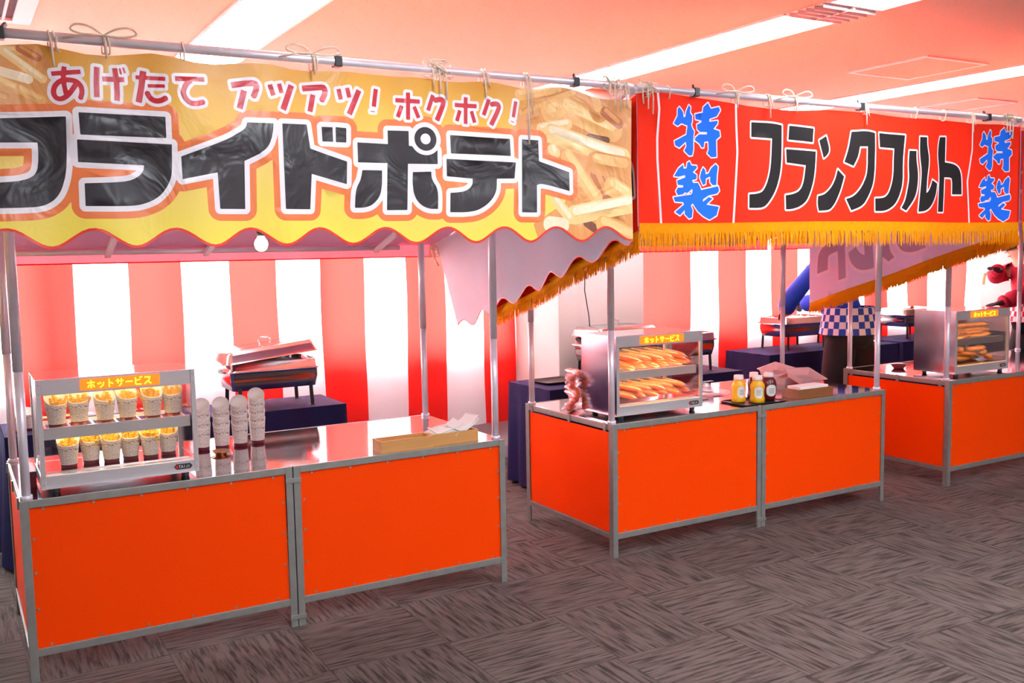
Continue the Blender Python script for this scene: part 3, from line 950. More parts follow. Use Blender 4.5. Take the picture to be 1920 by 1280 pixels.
    def fn(u, v):
        x = xl + 0.02 + (xr - xl - 0.04) * u
        y = RY + 0.04 + (yb - RY - 0.02) * v
        sag = 0.010 * math.sin(math.pi * v) * (1 + math.cos(u * 19))
        return (x, y, roof_z(y) - 0.052 + 0.062 * v + 0.014 - sag * 0.9)
    m.grid(fn, 44, 30)
    m.build('roof_cloth', 'red_cloth', c, smooth=True)
    m = MB(); m.grid(lambda u, v: Vector(fn(u, v)) - Vector((0, 0, 0.004)), 44, 30); m.build('roof_lining', 'under_cloth', c, smooth=True)
    m = MB()
    def fv(u, v):
        x = xl + 0.02 + (xr - xl - 0.04) * u
        return (x, yb + 0.020 + 0.006 * math.sin(u * 40) * v, roof_z(yb) + 0.020 - 0.075 * v)
    m.grid(fv, 60, 4)
    m.build('valance', 'valance', c, smooth=True)
    m = MB(); m.tube([(fv(u / 40, 1)) for u in range(41)], 0.0035, 6); m.build('valance_piping', 'c_red', c)
    return t
for i in range(3):
    stall(i)

# ---------------------------------------------------------------- banners
def cords(parent, xs, y=RY, z=RZ, off=0.0):
    """each knot: loops round the rail, then loose ends"""
    for x, style in xs:
        m = MB()
        for q in range(2 if style > 0 else 1):
            xx = x + q * 0.014
            m.tube([(xx + 0.003 * math.sin(k), y + 0.0185 * math.cos(k * math.pi / 6), z + 0.0185 * math.sin(k * math.pi / 6) - (0.020 if math.sin(k * math.pi / 6) < -0.5 else 0)) for k in range(13)], 0.003, 6)
        if style in (1, 3):       # hanging ends
            L = 0.09 if style == 1 else 0.26
            m.tube([(x, y - 0.018, z), (x + 0.004, y - 0.022, z - 0.03), (x + 0.008, y - 0.021, z - L)], 0.0036, 6)
            m.tube([(x + 0.02, y - 0.018, z), (x + 0.016, y - 0.024, z - 0.03), (x + 0.026, y - 0.022, z - L * 0.55)], 0.0032, 6)
        if style == 2:            # bow
            for s in (-1, 1):
                m.tube(flow([(x, y - 0.012, z + 0.016), (x + s * 0.04, y - 0.03, z + 0.036), (x + s * 0.080, y - 0.03, z + 0.040), (x + s * 0.095, y - 0.03, z + 0.022), (x + s * 0.05, y - 0.024, z + 0.012), (x, y - 0.014, z + 0.016)]), 0.0036, 6)
            m.tube([(x, y - 0.02, z + 0.016), (x - 0.06, y - 0.03, z + 0.012), (x - 0.12, y - 0.02, z - 0.004)], 0.003, 6)
            m.tube([(x, y - 0.019, z + 0.01), (x + 0.004, y - 0.022, z - 0.02), (x + 0.006, y - 0.020, z - 0.055)], 0.004, 6)
        if style == 4:            # tangle
            for q in range(5):
                pts = [(x + R.uniform(-.06, .06), y + R.uniform(-.03, .01), z + R.uniform(-.03, .035)) for _ in range(6)]
                m.tube(flow(pts), 0.0028, 6)
            for q in range(3):
                m.tube([(x - 0.03 + 0.025 * q, y - 0.02, z), (x - 0.03 + 0.027 * q, y - 0.024, z - 0.04), (x - 0.026 + 0.025 * q, y - 0.022, z - 0.07 - 0.02 * q)], 0.0034, 6)
        m.build('tie_cord', 'cord', parent, smooth=True)

def wave1(u, v):
    k = (2.25 - v)
    return 0.007 * math.sin(u * 6.3 + 1) * (0.4 + k) + 0.0045 * math.sin(u * 21 + v * 3) + 0.004 * math.sin(v * 11 + u * 2.2) + 0.007 * math.exp(-((v - 1.89 - 0.02 * math.sin(u * 3)) / 0.032) ** 2) * (0.5 + 0.5 * math.sin(u * 5))
# --- fried potato banner
bn = thing('banner', 'yellow fried potato banner with big black letters and scalloped red hem', 'banner', (0, 0, 0), 0, 'wrap-around stall banners')
def scal_front(x):
    return 1.6525 - 0.0285 * math.cos(2 * math.pi * (x - 0.107) / 0.2487)
XL, XR = -0.295, 2.352
top = [(XL + (XR - XL) * k / 40, 2.243 + 0.006 * math.sin(k * 1.3) - (0.035 if k > 36 else 0) * (k - 36) / 4 - (0.012 * abs(math.sin(k * 0.55)))) for k in range(41)]
bot = [(XR + 0.002 + (XL - XR) * k / 150, scal_front(XR + (XL - XR) * k / 150)) for k in range(151)]
bound = top + bot
MI = ['ground', 'v_black', 'v_white', 'v_orange', 'v_red', 'v_hem', 'f0', 'f1', 'f2', 'f3', 'f4', 'f5']
black = [soften(mm(p)) for p in BLACK]
rc = (RING[0][0] / 1000, RING[0][1] / 1000)
def disc(r):
    return [(rc[0] + r * math.cos(k * math.pi / 16), rc[1] + r * math.sin(k * math.pi / 16)) for k in range(32)]
red = []
for P, wd in RED:
    Q = mm(P)
    red += stroke_polys([tuple(q) for q in flow(Q, 4)] if len(Q) > 4 else Q, wd / 1000)
lay = []
for P in FBASE:
    lay.append(Layer(8, [mm(P)]))
LIGHTER = {6: 11, 7: 6, 8: 7, 9: 8, 10: 9, 11: 11}
for a, c, wd, col in CAP:
    a, c, wd = (a[0] / 1000, a[1] / 1000), (c[0] / 1000, c[1] / 1000), wd / 1000 * 1.2
    lay.append(Layer(6 + col, [], [([a, c], wd)]))
    if col != 4:
        lay.append(Layer(LIGHTER[6 + col], [], [([(a[0] + .004, a[1] + wd * .2), (c[0] - .004, c[1] + wd * .2)], wd * .42)]))
lay.append(Layer(3, black + [disc(0.044)], grow=0.040))
lay.append(Layer(2, black + [disc(0.044)], grow=0.0175))
lay.append(Layer(1, black))
lay.append(Layer(2, [disc(0.060)])); lay.append(Layer(1, [disc(0.044)])); lay.append(Layer(2, [disc(0.020)]))
lay.append(Layer(2, red, grow=0.0105)); lay.append(Layer(4, red))
lay.append(Layer(5, [], [(bot, 0.017)]))
sheet('front_panel', bound, lay, lambda u, v: (u, RY + wave1(u, v), v), MI, bn)
sheet('lining', bound, [], lambda u, v: (u, RY + 0.007 + wave1(u, v), v), ['lining'], bn, grid=0.02)
# return panel down the right side of the stall
def side_pts(s1t, s1b, zt, zb, slope_t, slope_b, scal=None, n=60):
    P = [(s1t * k / 20, zt - slope_t * s1t * k / 20) for k in range(21)]
    for k in range(n + 1):
        s = s1b * (1 - k / n)
        P.append((s, zb - slope_b * s + (scal(s) if scal else 0)))
    return P
def wave_s(s, v, k=1.0):
    return k * (0.012 * math.sin(s * 9 + 0.4) + 0.010 * math.sin(s * 4.1 + v * 2))
sc1 = lambda s: 0.028 - 0.028 * math.cos(2 * math.pi * (s - 0.02) / 0.245)
bs = side_pts(1.86, 1.66, 2.240, 1.612, 0.315, 0.292, sc1, 130)
# local lows around the last scallops hang deeper
fs1 = lambda u, v: (2.355 + wave_s(u, v), RY + 0.004 + u, v)
hem = bs[21:]
sheet('side_panel', bs, [Layer(0, [], [(hem, 0.010)])], lambda u, v: (2.352 + wave_s(u, v), RY + 0.004 + u, v), ['v_hem', 'lining'], bn, grid=0.04, mi0=1)
sheet('side_print', bs, [Layer(0, [], [(hem, 0.010)])], lambda u, v: (2.356 + wave_s(u, v), RY + 0.004 + u, v), ['v_hem', 'side_print'], bn, grid=0.04, mi0=1)
bs2 = [(s, z) for s, z in bs]
sheet('side_panel', bs2, [Layer(0, [], [(hem, 0.010)])], lambda u, v: (-0.296 + wave_s(u, v), RY + 0.004 + u, v), ['v_hem', 'side_print'], bn, grid=0.05, mi0=1)
cords(bn, [(0.135, 1), (0.29, 2), (0.53, 0), (0.965, 2), (1.455, 4), (1.64, 1), (1.83, 3), (2.26, 4), (2.31, 1)])
m = MB()
for q in range(6):
    pts = [(2.33 + R.uniform(-.05, .03), 1.25 + R.uniform(-.03, .03), 1.61 + R.uniform(-.05, .05)) for _ in range(5)]
    m.tube(flow(pts), 0.004, 6)
m.tube([(2.31, 1.22, 1.62), (2.30, 1.20, 1.56), (2.33, 1.21, 1.51)], 0.005, 6)
m.build('tie_cord', 'cord', bn, smooth=True)

# --- frankfurter banners
def fringe(parent, pts_fn, n, length, seed, thick=0.0016, holes=0.0):
    """band of yarn: woven heading plus individual hanging strands, pts_fn(t) -> (point on hem, outward normal)"""
    rr = random.Random(seed)
    m = MB()
    def band(u, v):
        p, nr = pts_fn(u)
        return p + nr * 0.003 + Vector((0, 0, 0.014 - v * 0.045))
    m.grid(band, 80, 2)
    for k in range(n):
        p, nr = pts_fn((k + rr.random()) / n)
        if rr.random() < holes * (0.5 + 0.5 * math.sin(k * 0.03)):
            continue
        L = length * rr.uniform(0.82, 1.04)
        d = Vector((rr.uniform(-.006, .006), rr.uniform(-.006, .006), 0))
        tdir = nr.cross(Vector((0, 0, 1))) * 0.0038
        p = p + nr * rr.uniform(0.000, 0.005) + Vector((0, 0, -0.025))
        q = p + d + Vector((0, 0, -(L - 0.025)))
        mid = (p + q) / 2 + d * 0.8
        m.add([p - tdir, p + tdir, mid + tdir * 0.9, mid - tdir * 0.9, q + tdir * 0.35, q - tdir * 0.35], [(0, 1, 2, 3), (3, 2, 4, 5)])
    m.build('fringe', 'fringe', parent)

SB = 2.388     # left end of the frankfurter banner
SE = 5.052
TOP2 = [(2.388, 2.252), (2.531, 2.256), (2.787, 2.245), (3.009, 2.228), (3.296, 2.222), (3.564, 2.242), (3.868, 2.241), (4.110, 2.232), (4.364, 2.238), (4.678, 2.230), (4.900, 2.238), (5.052, 2.228)]
def wave2(u, v):
    k = 2.25 - v
    return 0.010 * math.sin(u * 7.0 + 0.5) * (0.3 + k) + 0.006 * math.sin(u * 15 + v * 2.0) + 0.004 * math.sin(v * 9 + u * 3)
b2 = thing('banner', 'red frankfurter banner with black letters, blue side characters and golden fringe', 'banner', (0, 0, 0), 0, 'wrap-around stall banners')
def interp(P, x):
    for a, c in zip(P[:-1], P[1:]):
        if a[0] <= x <= c[0]:
            return a[1] + (c[1] - a[1]) * (x - a[0]) / (c[0] - a[0])
    return P[-1][1]
hem2 = lambda x: 1.690 - 0.004 * math.sin(x * 3)
bound2 = [(SB + (SE - SB) * k / 60, interp(TOP2, SB + (SE - SB) * k / 60)) for k in range(61)] + [(SE + (SB - SE) * k / 60, hem2(SE + (SB - SE) * k / 60)) for k in range(61)]
kata = [soften(mm(p)) for p in KATA]
blue = [mm(p) for p in BLUE] + [mm(p, 2.142, -0.010) for p in BLUE]
lay2 = [Layer(1, [], [(mm(p), 0.011) for p in WLINE]), Layer(1, kata, grow=0.0085), Layer(2, kata), Layer(1, blue, grow=0.0055), Layer(3, blue)]
MI2 = ['c_red', 'c_white', 'c_black', 'c_blue']
sheet('front_panel', bound2, lay2, lambda u, v: (u, RY + wave2(u, v), v), MI2, b2)
sheet('lining', bound2, [], lambda u, v: (u, RY + 0.007 + wave2(u, v), v), ['lining_red'], b2, grid=0.03)
fringe(b2, lambda t: (Vector((SB + (SE - SB) * t, RY + wave2(SB + (SE - SB) * t, 1.69) - 0.002, hem2(SB + (SE - SB) * t))), Vector((0, -1, 0))), 620, 0.108, 3)
kr = max(p[0] for p in kata[9])
def side_kata(sign, s_at):
    """last three letters laid along the side cloth; sign -1: reading towards the front, +1: reading towards the back"""
    out = []
    for P in (kata[9], kata[8], kata[7], kata[6]):
        out.append([((kr - x) * 1.25 + s_at, 1.96 + (z - 1.97) * 1.12 - 0.31 * ((kr - x) * 1.25 + s_at)) if sign < 0 else (s_at - (kr - x) * 1.3, 1.97 + (z - 1.97) * 1.1 - 0.31 * (s_at - (kr - x) * 1.3)) for x, z in P])
    return out
def red_side(parent, X, s1, out, letters, seed, holes=0.0, k=1.0):
    """cloth returning along the stall side; 'out' is the outward direction"""
    P = side_pts(s1, s1, 2.240, 1.655, 0.315, 0.310)
    L = [Layer(1, letters, grow=0.014), Layer(2, letters)]
    fn = lambda u, v: (X + wave_s(u, v, k), RY + 0.004 + u, v)
    sheet('side_panel', P, L, fn, ['cs_red', 'cs_white', 'cs_black'], parent, grid=0.04)
    sheet('side_lining', P, [Layer(2, letters, grow=0.020), Layer(1, letters)], lambda u, v: (X - out * 0.005 + wave_s(u, v, k), RY + 0.004 + u, v), ['lining_red', 'ghost', 'ghost_edge'], parent, grid=0.04)
    fringe(parent, lambda t: (Vector((X + wave_s(s1 * t, 1.6, k), RY + 0.004 + s1 * t, 1.655 - 0.310 * s1 * t)), Vector((out, 0, 0))), 760, 0.088, seed, holes=holes)
red_side(b2, 2.390, 1.33, -1, side_kata(-1, 0.03), 5, 0.05)
red_side(b2, 5.050, 1.51, 1, side_kata(1, 1.44), 6, 0.12)
cords(b2, [(2.43, 4), (2.55, 0), (2.93, 2), (3.13, 1), (3.30, 2), (3.78, 1), (4.17, 0), (4.40, 0), (4.62, 1), (4.95, 4)])
b3 = thing('banner', 'plain red banner of the far right stall, mostly beyond the picture edge', 'banner', (0, 0, 0), 0, 'wrap-around stall banners')
red_side(b3, 5.092, 1.33, -1, side_kata(-1, 0.03), 8)
bound3 = [(5.090 + 2.68 * k / 40, 2.236) for k in range(41)] + [(7.770 - 2.68 * k / 40, 1.69) for k in range(41)]
sheet('front_panel', bound3, [], lambda u, v: (u, RY + wave2(u, v), v), ['c_red'], b3, grid=0.05)
fringe(b3, lambda t: (Vector((5.09 + 2.68 * t, RY + wave2(5.09 + 2.68 * t, 1.69) - 0.002, 1.69)), Vector((0, -1, 0))), 620, 0.108, 9)
cords(b3, [(5.12, 1)])

# bare bulb under the first canopy
t = thing('light_bulb', 'glowing bare bulb hanging under the canopy behind the scalloped hem', 'light bulb', (1.054, 0.40, 1.640), 0)
m = MB(); m.lathe([(0.0, -0.030), (0.012, -0.028), (0.024, -0.018), (0.030, 0.0), (0.027, 0.016), (0.016, 0.032), (0.013, 0.040)], n=20); m.build('globe', 'bulb', t, smooth=True)
m = MB(); m.lathe([(0.0, 0.09), (0.017, 0.088), (0.018, 0.045), (0.014, 0.038)], n=16); m.build('socket', 'black_plastic', t, smooth=True)
m = MB(); m.tube([(0, 0, 0.088), (0.004, 0, 0.17), (0.0, 0.0, 0.262)], 0.004, 6); m.build('cable', 'black_plastic', t)
# ---------------------------------------------------------------- hot display cabinets
GLYPH = {
 'ho': [[(.05, .70), (.95, .70)], [(.5, .98), (.5, .03)], [(.30, .48), (.10, .14)], [(.70, .48), (.90, .14)]],
 'tsu': [[(.15, .62), (.24, .42)], [(.42, .68), (.50, .47)], [(.86, .64), (.76, .30), (.40, .04)]],
 'to': [[(.36, .98), (.36, .03)], [(.36, .62), (.84, .40)]],
 'sa': [[(.04, .68), (.96, .68)], [(.28, .95), (.28, .38)], [(.72, .95), (.70, .34), (.42, .04)]],
 'bar': [[(.06, .50), (.94, .50)]],
 'bi': [[(.14, .92), (.14, .16), (.24, .08), (.86, .08)], [(.14, .54), (.76, .66)], [(.70, .98), (.76, .84)], [(.88, 1.0), (.94, .86)]],
 'su': [[(.12, .86), (.80, .86), (.62, .46), (.08, .06)], [(.56, .40), (.92, .06)]],
 'T': [[(.05, .95), (.95, .95)], [(.5, .95), (.5, .05)]], 'A': [[(.05, .05), (.5, .95), (.95, .05)], [(.25, .4), (.75, .4)]],
 'I': [[(.5, .95), (.5, .05)]], 'J': [[(.75, .95), (.75, .25), (.5, .06), (.2, .2)]]}
def lettering(m, keys, x0, z0, y, cw, ch, gap, wd, dep=0.0012):
    for k in keys:
        for st in GLYPH[k]:
            P = [(x0 + a * cw, z0 + c * ch) for a, c in st]
            for q in stroke_polys(P, wd):
                n = len(q)
                m.add([(a, y, c) for a, c in q] + [(a, y - dep, c) for a, c in q],
                      [list(range(n, 2 * n))] + [[i, (i + 1) % n, n + (i + 1) % n, n + i] for i in range(n)])
        x0 += cw + gap

def warmer(label, loc, solid, W=0.585, H=0.440, D=0.32):
    t = thing('hot_display_cabinet', label, 'food warmer', loc, 0, 'hot display cabinets')
    z0 = 0.018
    B0, T0 = z0 + 0.056, H - 0.060
    fm = 'brushed'
    m = MB(); m.box((0.0, 0.0, z0), (W, D, B0 - 0.004)); m.build('base', fm, t, bevel=0.002)
    m = MB(); m.box((0.018, 0.0, T0), (W - 0.018, 0.012, H)); m.build('header', fm, t, bevel=0.0015)
    for x in (0.0, W - 0.018):
        m = MB(); m.box((x, -0.002, z0), (x + 0.018, 0.012, H)); m.build('upright', fm, t, bevel=0.0015)
        m = MB(); m.box((x, D - 0.016, B0 - 0.004), (x + 0.018, D, H)); m.build('upright', fm, t, bevel=0.0015)
    for x, nm in ((0.003, 'side_panel'), (W - 0.006, 'side_panel')):
        m = MB(); m.box((x, 0.012, B0 - 0.004), (x + 0.003, D - 0.016, H - 0.004))
        m.build(nm, 'side_steel' if (solid and x < 0.1) else 'glass', t)
    if solid:
        m = MB(); m.box((-0.0015, 0.0, z0), (-0.0002, D, H)); m.build('side_skin', 'side_steel', t)
    m = MB(); m.box((0.0, 0.012, H - 0.004), (W, D, H)); m.build('top', 'steel', t)
    m = MB(); m.box((0.018, 0.004, B0), (W - 0.018, 0.007, T0)); m.build('front_glass', 'glass', t)
    if not solid:
        m = MB(); m.box((0.018, D - 0.008, B0), (W - 0.018, D - 0.005, H - 0.004)); m.build('rear_glass', 'glass', t)
    else:
        m = MB(); m.box((0.018, D - 0.008, B0 - 0.004), (W - 0.018, D - 0.005, H - 0.02)); m.build('rear_glass', 'glass', t)
    zs = 0.238
    m = MB(); m.box((0.02, 0.03, zs - 0.034), (W - 0.02, 0.034, zs + 0.010)); m.box((0.02, 0.034, zs + 0.004), (W - 0.02, 0.046, zs + 0.010)); m.box((0.02, D - 0.05, zs - 0.012), (W - 0.02, D - 0.034, zs + 0.002))
    for k in range(13):
        x = 0.03 + (W - 0.06) * k / 12
        m.box((x, 0.046, zs - 0.006), (x + 0.008, D - 0.05, zs))
    m.build('shelf', fm, t)
    m = MB(); m.tube([(0.05, 0.06 if solid else 0.10, zs - 0.018), (W - 0.05, 0.06 if solid else 0.10, zs - 0.018)], 0.005, 10); m.build('heat_lamp', 'heat_strong' if solid else 'heat', t)
    m = MB(); m.tube([(0.05, 0.08, T0 + 0.04), (W - 0.05, 0.08, T0 + 0.04)], 0.005, 10); m.build('heat_lamp', 'heat_strong' if solid else 'heat', t)
    m = MB(); m.box((0.016, 0.05, B0 - 0.004), (W - 0.016, D - 0.04, B0 + 0.001)); m.build('tray', 'steel', t)
    # lit sign
    sx0, sx1, sz0, sz1 = W * 0.265, W * 0.765, T0 + 0.009, H - 0.008
    m = MB(); m.box((sx0, -0.005, sz0), (sx1, 0.0, sz1)); s = m.build('sign', 'sign', t, bevel=0.001)
    m = MB()
    cw = (sx1 - sx0 - 0.05) / 7
    lettering(m, ['ho', 'tsu', 'to', 'sa', 'bar', 'bi', 'su'], sx0 + 0.024, sz0 + 0.005, -0.0052, cw * 0.86, (sz1 - sz0) - 0.010, cw * 0.14, 0.0042)
    m.build('sign_lettering', 'sign_text', s)
    # maker's plate
    px = W * 0.83
    m = MB()
    hx = [(0, .011), (.01, .0), (.064, .0), (.074, .011), (.064, .022), (.01, .022)]
    m.add([(px + a, -0.0022, z0 + 0.016 + c) for a, c in hx] + [(px + a, 0.0, z0 + 0.016 + c) for a, c in hx], [[0, 1, 2, 3, 4, 5]] + [[i, 6 + i, 6 + (i + 1) % 6, (i + 1) % 6] for i in range(6)])
    pl = m.build('maker_plate', 'black_plastic', t)
    m = MB(); m.add([(px + .004, -0.0026, z0 + .027), (px + .016, -0.0026, z0 + .020), (px + .016, -0.0026, z0 + .034)], [(0, 1, 2)]); m.build('plate_mark', 'c_red', pl)
    m = MB(); lettering(m, ['T', 'A', 'I', 'J', 'I'], px + 0.019, z0 + 0.021, -0.0022, 0.0075, 0.012, 0.0016, 0.0018, 0.0005); m.build('plate_lettering', 'label', pl)
    for x in (0.05, W - 0.05):
        for y in (0.03, D - 0.05):
            m = MB(); m.lathe([(0.0, 0.001), (0.014, 0.001), (0.017, z0), (0.0, z0)], (x, y, 0), 14); m.build('foot', 'black_plastic', t)
    m = MB()
    for x in (0.009, W - 0.009):
        for z in (z0 + 0.02, z0 + 0.05, H - 0.02, H - 0.055):
            m.tube([(x, -0.002, z), (x, -0.0045, z)], 0.0035, 8)
    m.build('screws', 'screw', t)
    return t
WA = (0.082, 0.075, SH - 0.002)
WB = (2.805, 0.100, SH - 0.002)
WC = (5.588, 0.100, SH - 0.002)
warmer('glass hot display cabinet filled with paper cups of french fries, nearest the camera', WA, False)
warmer('hot display cabinet filled with bagged frankfurters on sticks, on the middle stall', WB, True)
warmer('hot display cabinet with browned fried food, on the far right stall', WC, True)

# ---------------------------------------------------------------- paper cups of fries
def cup_mesh(name, parent, h0=0.088, h1=0.055, r0=0.029, r1=0.042, inner=True, mats=('newsprint', 'maroon', 'paper')):
    m = MB()
    uv = []
    n = 28
    prof = [0.0, 0.15, 0.155, 0.45, 0.75, 1.0]
    def ring(fr, inn):
        for k in range(n + 1):
            a = 2 * math.pi * k / n
            up = 0.5 + 0.5 * math.sin(a)
            zt = h0 + h1 * up ** 1.4
            z = fr * zt if fr > 0.16 else fr * h0
            r = (r0 + (r1 - r0) * z / (h0 + 0.02)) - (0.0012 if inn else 0)
            m.v.append((r * math.cos(a), r * math.sin(a), z + (0.002 if inn else 0)))
            uv.append((a * 0.037, z))
    for fr in prof: ring(fr, False)
    for fr in (1.0, 0.6, 0.05): ring(fr, True)
    rows = len(prof) + 3
    for j in range(rows - 1):
        for k in range(n):
            a = j * (n + 1) + k
            m.f.append([a, a + 1, a + n + 2, a + n + 1])
            m.mi.append(1 if j == 0 else (0 if j < len(prof) - 1 else 2))
    m.f.append([k for k in reversed(range(n))]); m.mi.append(1)
    o = (rows - 1) * (n + 1)
    m.f.append([o + k for k in range(n)]); m.mi.append(2)
    return m.build(name, list(mats), parent, smooth=True, uv=uv)

def make_fry_cup(loc, label, seed, group):
    rr = random.Random(seed)
    t = thing('fry_cup', label, 'cup of fries', loc, rr.uniform(-.25, .25), group)
    cup_mesh('paper_cup', t)
    m = MB()
    for k in range(30):
        a, r = rr.uniform(0, 6.28), rr.uniform(0, 0.031)
        p = Vector((r * math.cos(a) * .8, r * math.sin(a) * .8, 0.045))
        lean = Vector((math.cos(a) * r * 6 + rr.uniform(-.35, .35), math.sin(a) * r * 5 + rr.uniform(-.25, .3), 1)).normalized()
        L = rr.uniform(0.050, 0.074) * (1.12 if p.y > 0 else 0.92)
        m.beam(p, p + lean * L, 0.0095, 0.0095, 0, (math.cos(a * 3), math.sin(a * 3), 0))
    m.build('fries', 'fry', t, bevel=0.001)
    return t
UP = [(107.5, .345, .145), (157, .345, .21)]
zu, zl = SH + 0.2365, SH + 0.0735
first = None
pos_u = [(0.075, 0.105, 0), (0.158, 0.125, 0), (0.252, 0.105, 0), (0.338, 0.115, 0), (0.432, 0.100, 0), (0.515, 0.125, 0)]
pos_ub = [(0.085, 0.205, 1), (0.265, 0.200, 1), (0.350, 0.212, 1), (0.445, 0.200, 1)]
ORD = ['leftmost', 'second from the left', 'third from the left', 'fourth from the left', 'fifth from the left', 'rightmost']
for k, (x, y, q) in enumerate(pos_u):
    make_fry_cup((WA[0] + x, WA[1] + y, zu + 0.0015), 'newsprint cup of fries, %s at the front of the upper warmer shelf' % ORD[k], 20 + k, 'cups of fries on the upper shelf')
BK = ['leftmost newsprint cup of fries', 'third', 'fourth', 'fifth']
for k, (x, y, q) in enumerate(pos_ub):
    make_fry_cup((WA[0] + x, WA[1] + y, zu + 0.0015), 'newsprint cup of fries standing behind the %s front cup, upper warmer shelf' % ['leftmost', 'third', 'fourth', 'fifth'][k], 40 + k, 'cups of fries on the upper shelf')
pos_l = [(0.110, 0.110), (0.196, 0.150), (0.270, 0.125), (0.345, 0.140), (0.420, 0.120), (0.495, 0.150)]
for k, (x, y) in enumerate(pos_l):
    make_fry_cup((WA[0] + x, WA[1] + y, zl - 0.0005), 'newsprint cup of fries, %s in the lower row of the warmer' % ORD[k], 60 + k, 'cups of fries in the lower row')

# empty cups nested in four tall stacks beside the first warmer
proto = thing('paper_cup', 'stacked empty newsprint cup', 'paper cup', (0, 0, -5), 0, 'x')
cup_mesh('cup_wall', proto, 0.100, 0.045, 0.031, 0.0395)
proto_wall = proto.children[0]
SP = [(0.798, 0.600, 3, 'the stack touching the warmer'), (0.885, 0.592, 3, 'the second stack from the warmer'), (0.972, 0.598, 3, 'the third stack from the warmer'), (1.060, 0.620, 4, 'the tallest stack, farthest from the warmer')]
used = False
for sx, sy, n, txt in SP:
    for k in range(n):
        if not used:
            o = proto; used = True
        else:
            o = proto.copy(); COL.objects.link(o)
            c = proto_wall.copy(); COL.objects.link(c); c.parent = o
        o.location = (sx, sy, SH - 0.001 + k * (0.045 if n == 3 else 0.038))
        o.rotation_euler = (0, 0, -0.3 + 0.02 * k)
        nm = 'bottom' if k == 0 else ('top' if k == n - 1 else 'middle')
        o['label'] = {'bottom': 'lowest empty newsprint cup with maroon foot in %s', 'top': 'topmost empty newsprint cup in %s', 'middle': 'empty newsprint cup nested midway in %s'}[nm] % txt
        o['group'] = 'nested empty cups in ' + txt

t = thing('metal_dish', 'small round copper-toned dish in front of the stacked empty cups', 'dish', (0.845, 0.455, SH - 0.002), 0)
m = MB(); m.lathe([(0.0, 0.004), (0.018, 0.004), (0.024, 0.0), (0.026, 0.001), (0.028, 0.006), (0.046, 0.014), (0.047, 0.016), (0.044, 0.016), (0.026, 0.009), (0.0, 0.008)], n=28); m.build('bowl', 'copper', t, smooth=True)

def open_box(label, loc, w, d, h, rz, nm='wooden_box', mt='wood'):
    t = thing(nm, label, 'wooden box', loc, rz, 'small wooden boxes')
    th = 0.008
    m = MB(); m.box((0, 0, 0), (w, d, th)); m.build('bottom', mt, t)
    for a, c in (((0, 0, th), (w, th, h)), ((0, d - th, th), (w, d, h)), ((0, th, th), (th, d - th, h)), ((w - th, th, th), (w, d - th, h))):
        m = MB(); m.box(a, c); m.build('side', mt, t, bevel=0.001)
    return t
ZT = SH - 0.002
open_box('shallow wooden box with empty top at the front of the fried potato counter', (1.455, 0.040, ZT), 0.262, 0.105, 0.052, 0.0)
open_box('shallow wooden box holding white paper sheets, beside the corner post', (1.722, 0.055, ZT), 0.240, 0.105, 0.052, 0.03)
def paper_sheet(label, loc, rz, seed, group, w=0.2, d=0.10, lift=0.05):
    rr = random.Random(seed)
    a, c, e = rr.uniform(.5, 1.2), rr.uniform(0, 3), rr.uniform(.6, 1.2)
    m = MB()
    def fn(u, v):
        return ((u - 0.5) * w, (v - 0.5) * d, lift * e * (u ** 1.6) + 0.012 * math.sin(u * 5 * a + c) * v + 0.010 * v * v)
    m.grid(fn, 14, 8)
    vs = list(m.v)
    o = m.build('paper_sheet', 'paper', None, smooth=True, loc=loc)
    o.rotation_euler = (0, 0, rz)
    s = o.modifiers.new('thick', 'SOLIDIFY'); s.thickness = 0.002
    tag(o, label, 'paper', group)
    return o
for k in range(3):
    paper_sheet(['lowest white paper sheet lying in the right wooden box', 'white paper sheet curling up in the middle of the right wooden box', 'white paper sheet lying on top at the left of the right wooden box'][k], (1.80 + 0.01 * k, 0.115 + 0.006 * k, ZT + 0.035 + 0.008 * k), 0.25 - 0.06 * k, k + 3, 'white paper sheets on the fried potato counter', 0.15, 0.085, 0.03)
for k in range(4):
    paper_sheet(['lowest white paper sheet leaning out of the right wooden box towards the post', 'second white paper sheet leaning out of the right wooden box', 'third white paper sheet leaning out of the right wooden box', 'topmost white paper sheet leaning out of the box towards the corner post'][k], (1.905 + 0.004 * k, 0.125 + 0.004 * k, ZT + 0.036 + 0.007 * k), 0.35 + 0.05 * k, k + 13, 'white paper sheets on the fried potato counter', 0.17, 0.085, 0.055)
t = thing('small_box', 'small maroon box half hidden beside the front left post and warmer', 'box', (0.028, 0.22, ZT), 0)
m = MB(); m.box((0, 0, 0), (0.048, 0.20, 0.055)); m.build('body', 'maroon', t, bevel=0.003)
m = MB(); m.box((-0.001, -0.001, 0.056), (0.049, 0.201, 0.066)); m.build('lid', 'cabinet_dark', t, bevel=0.003)

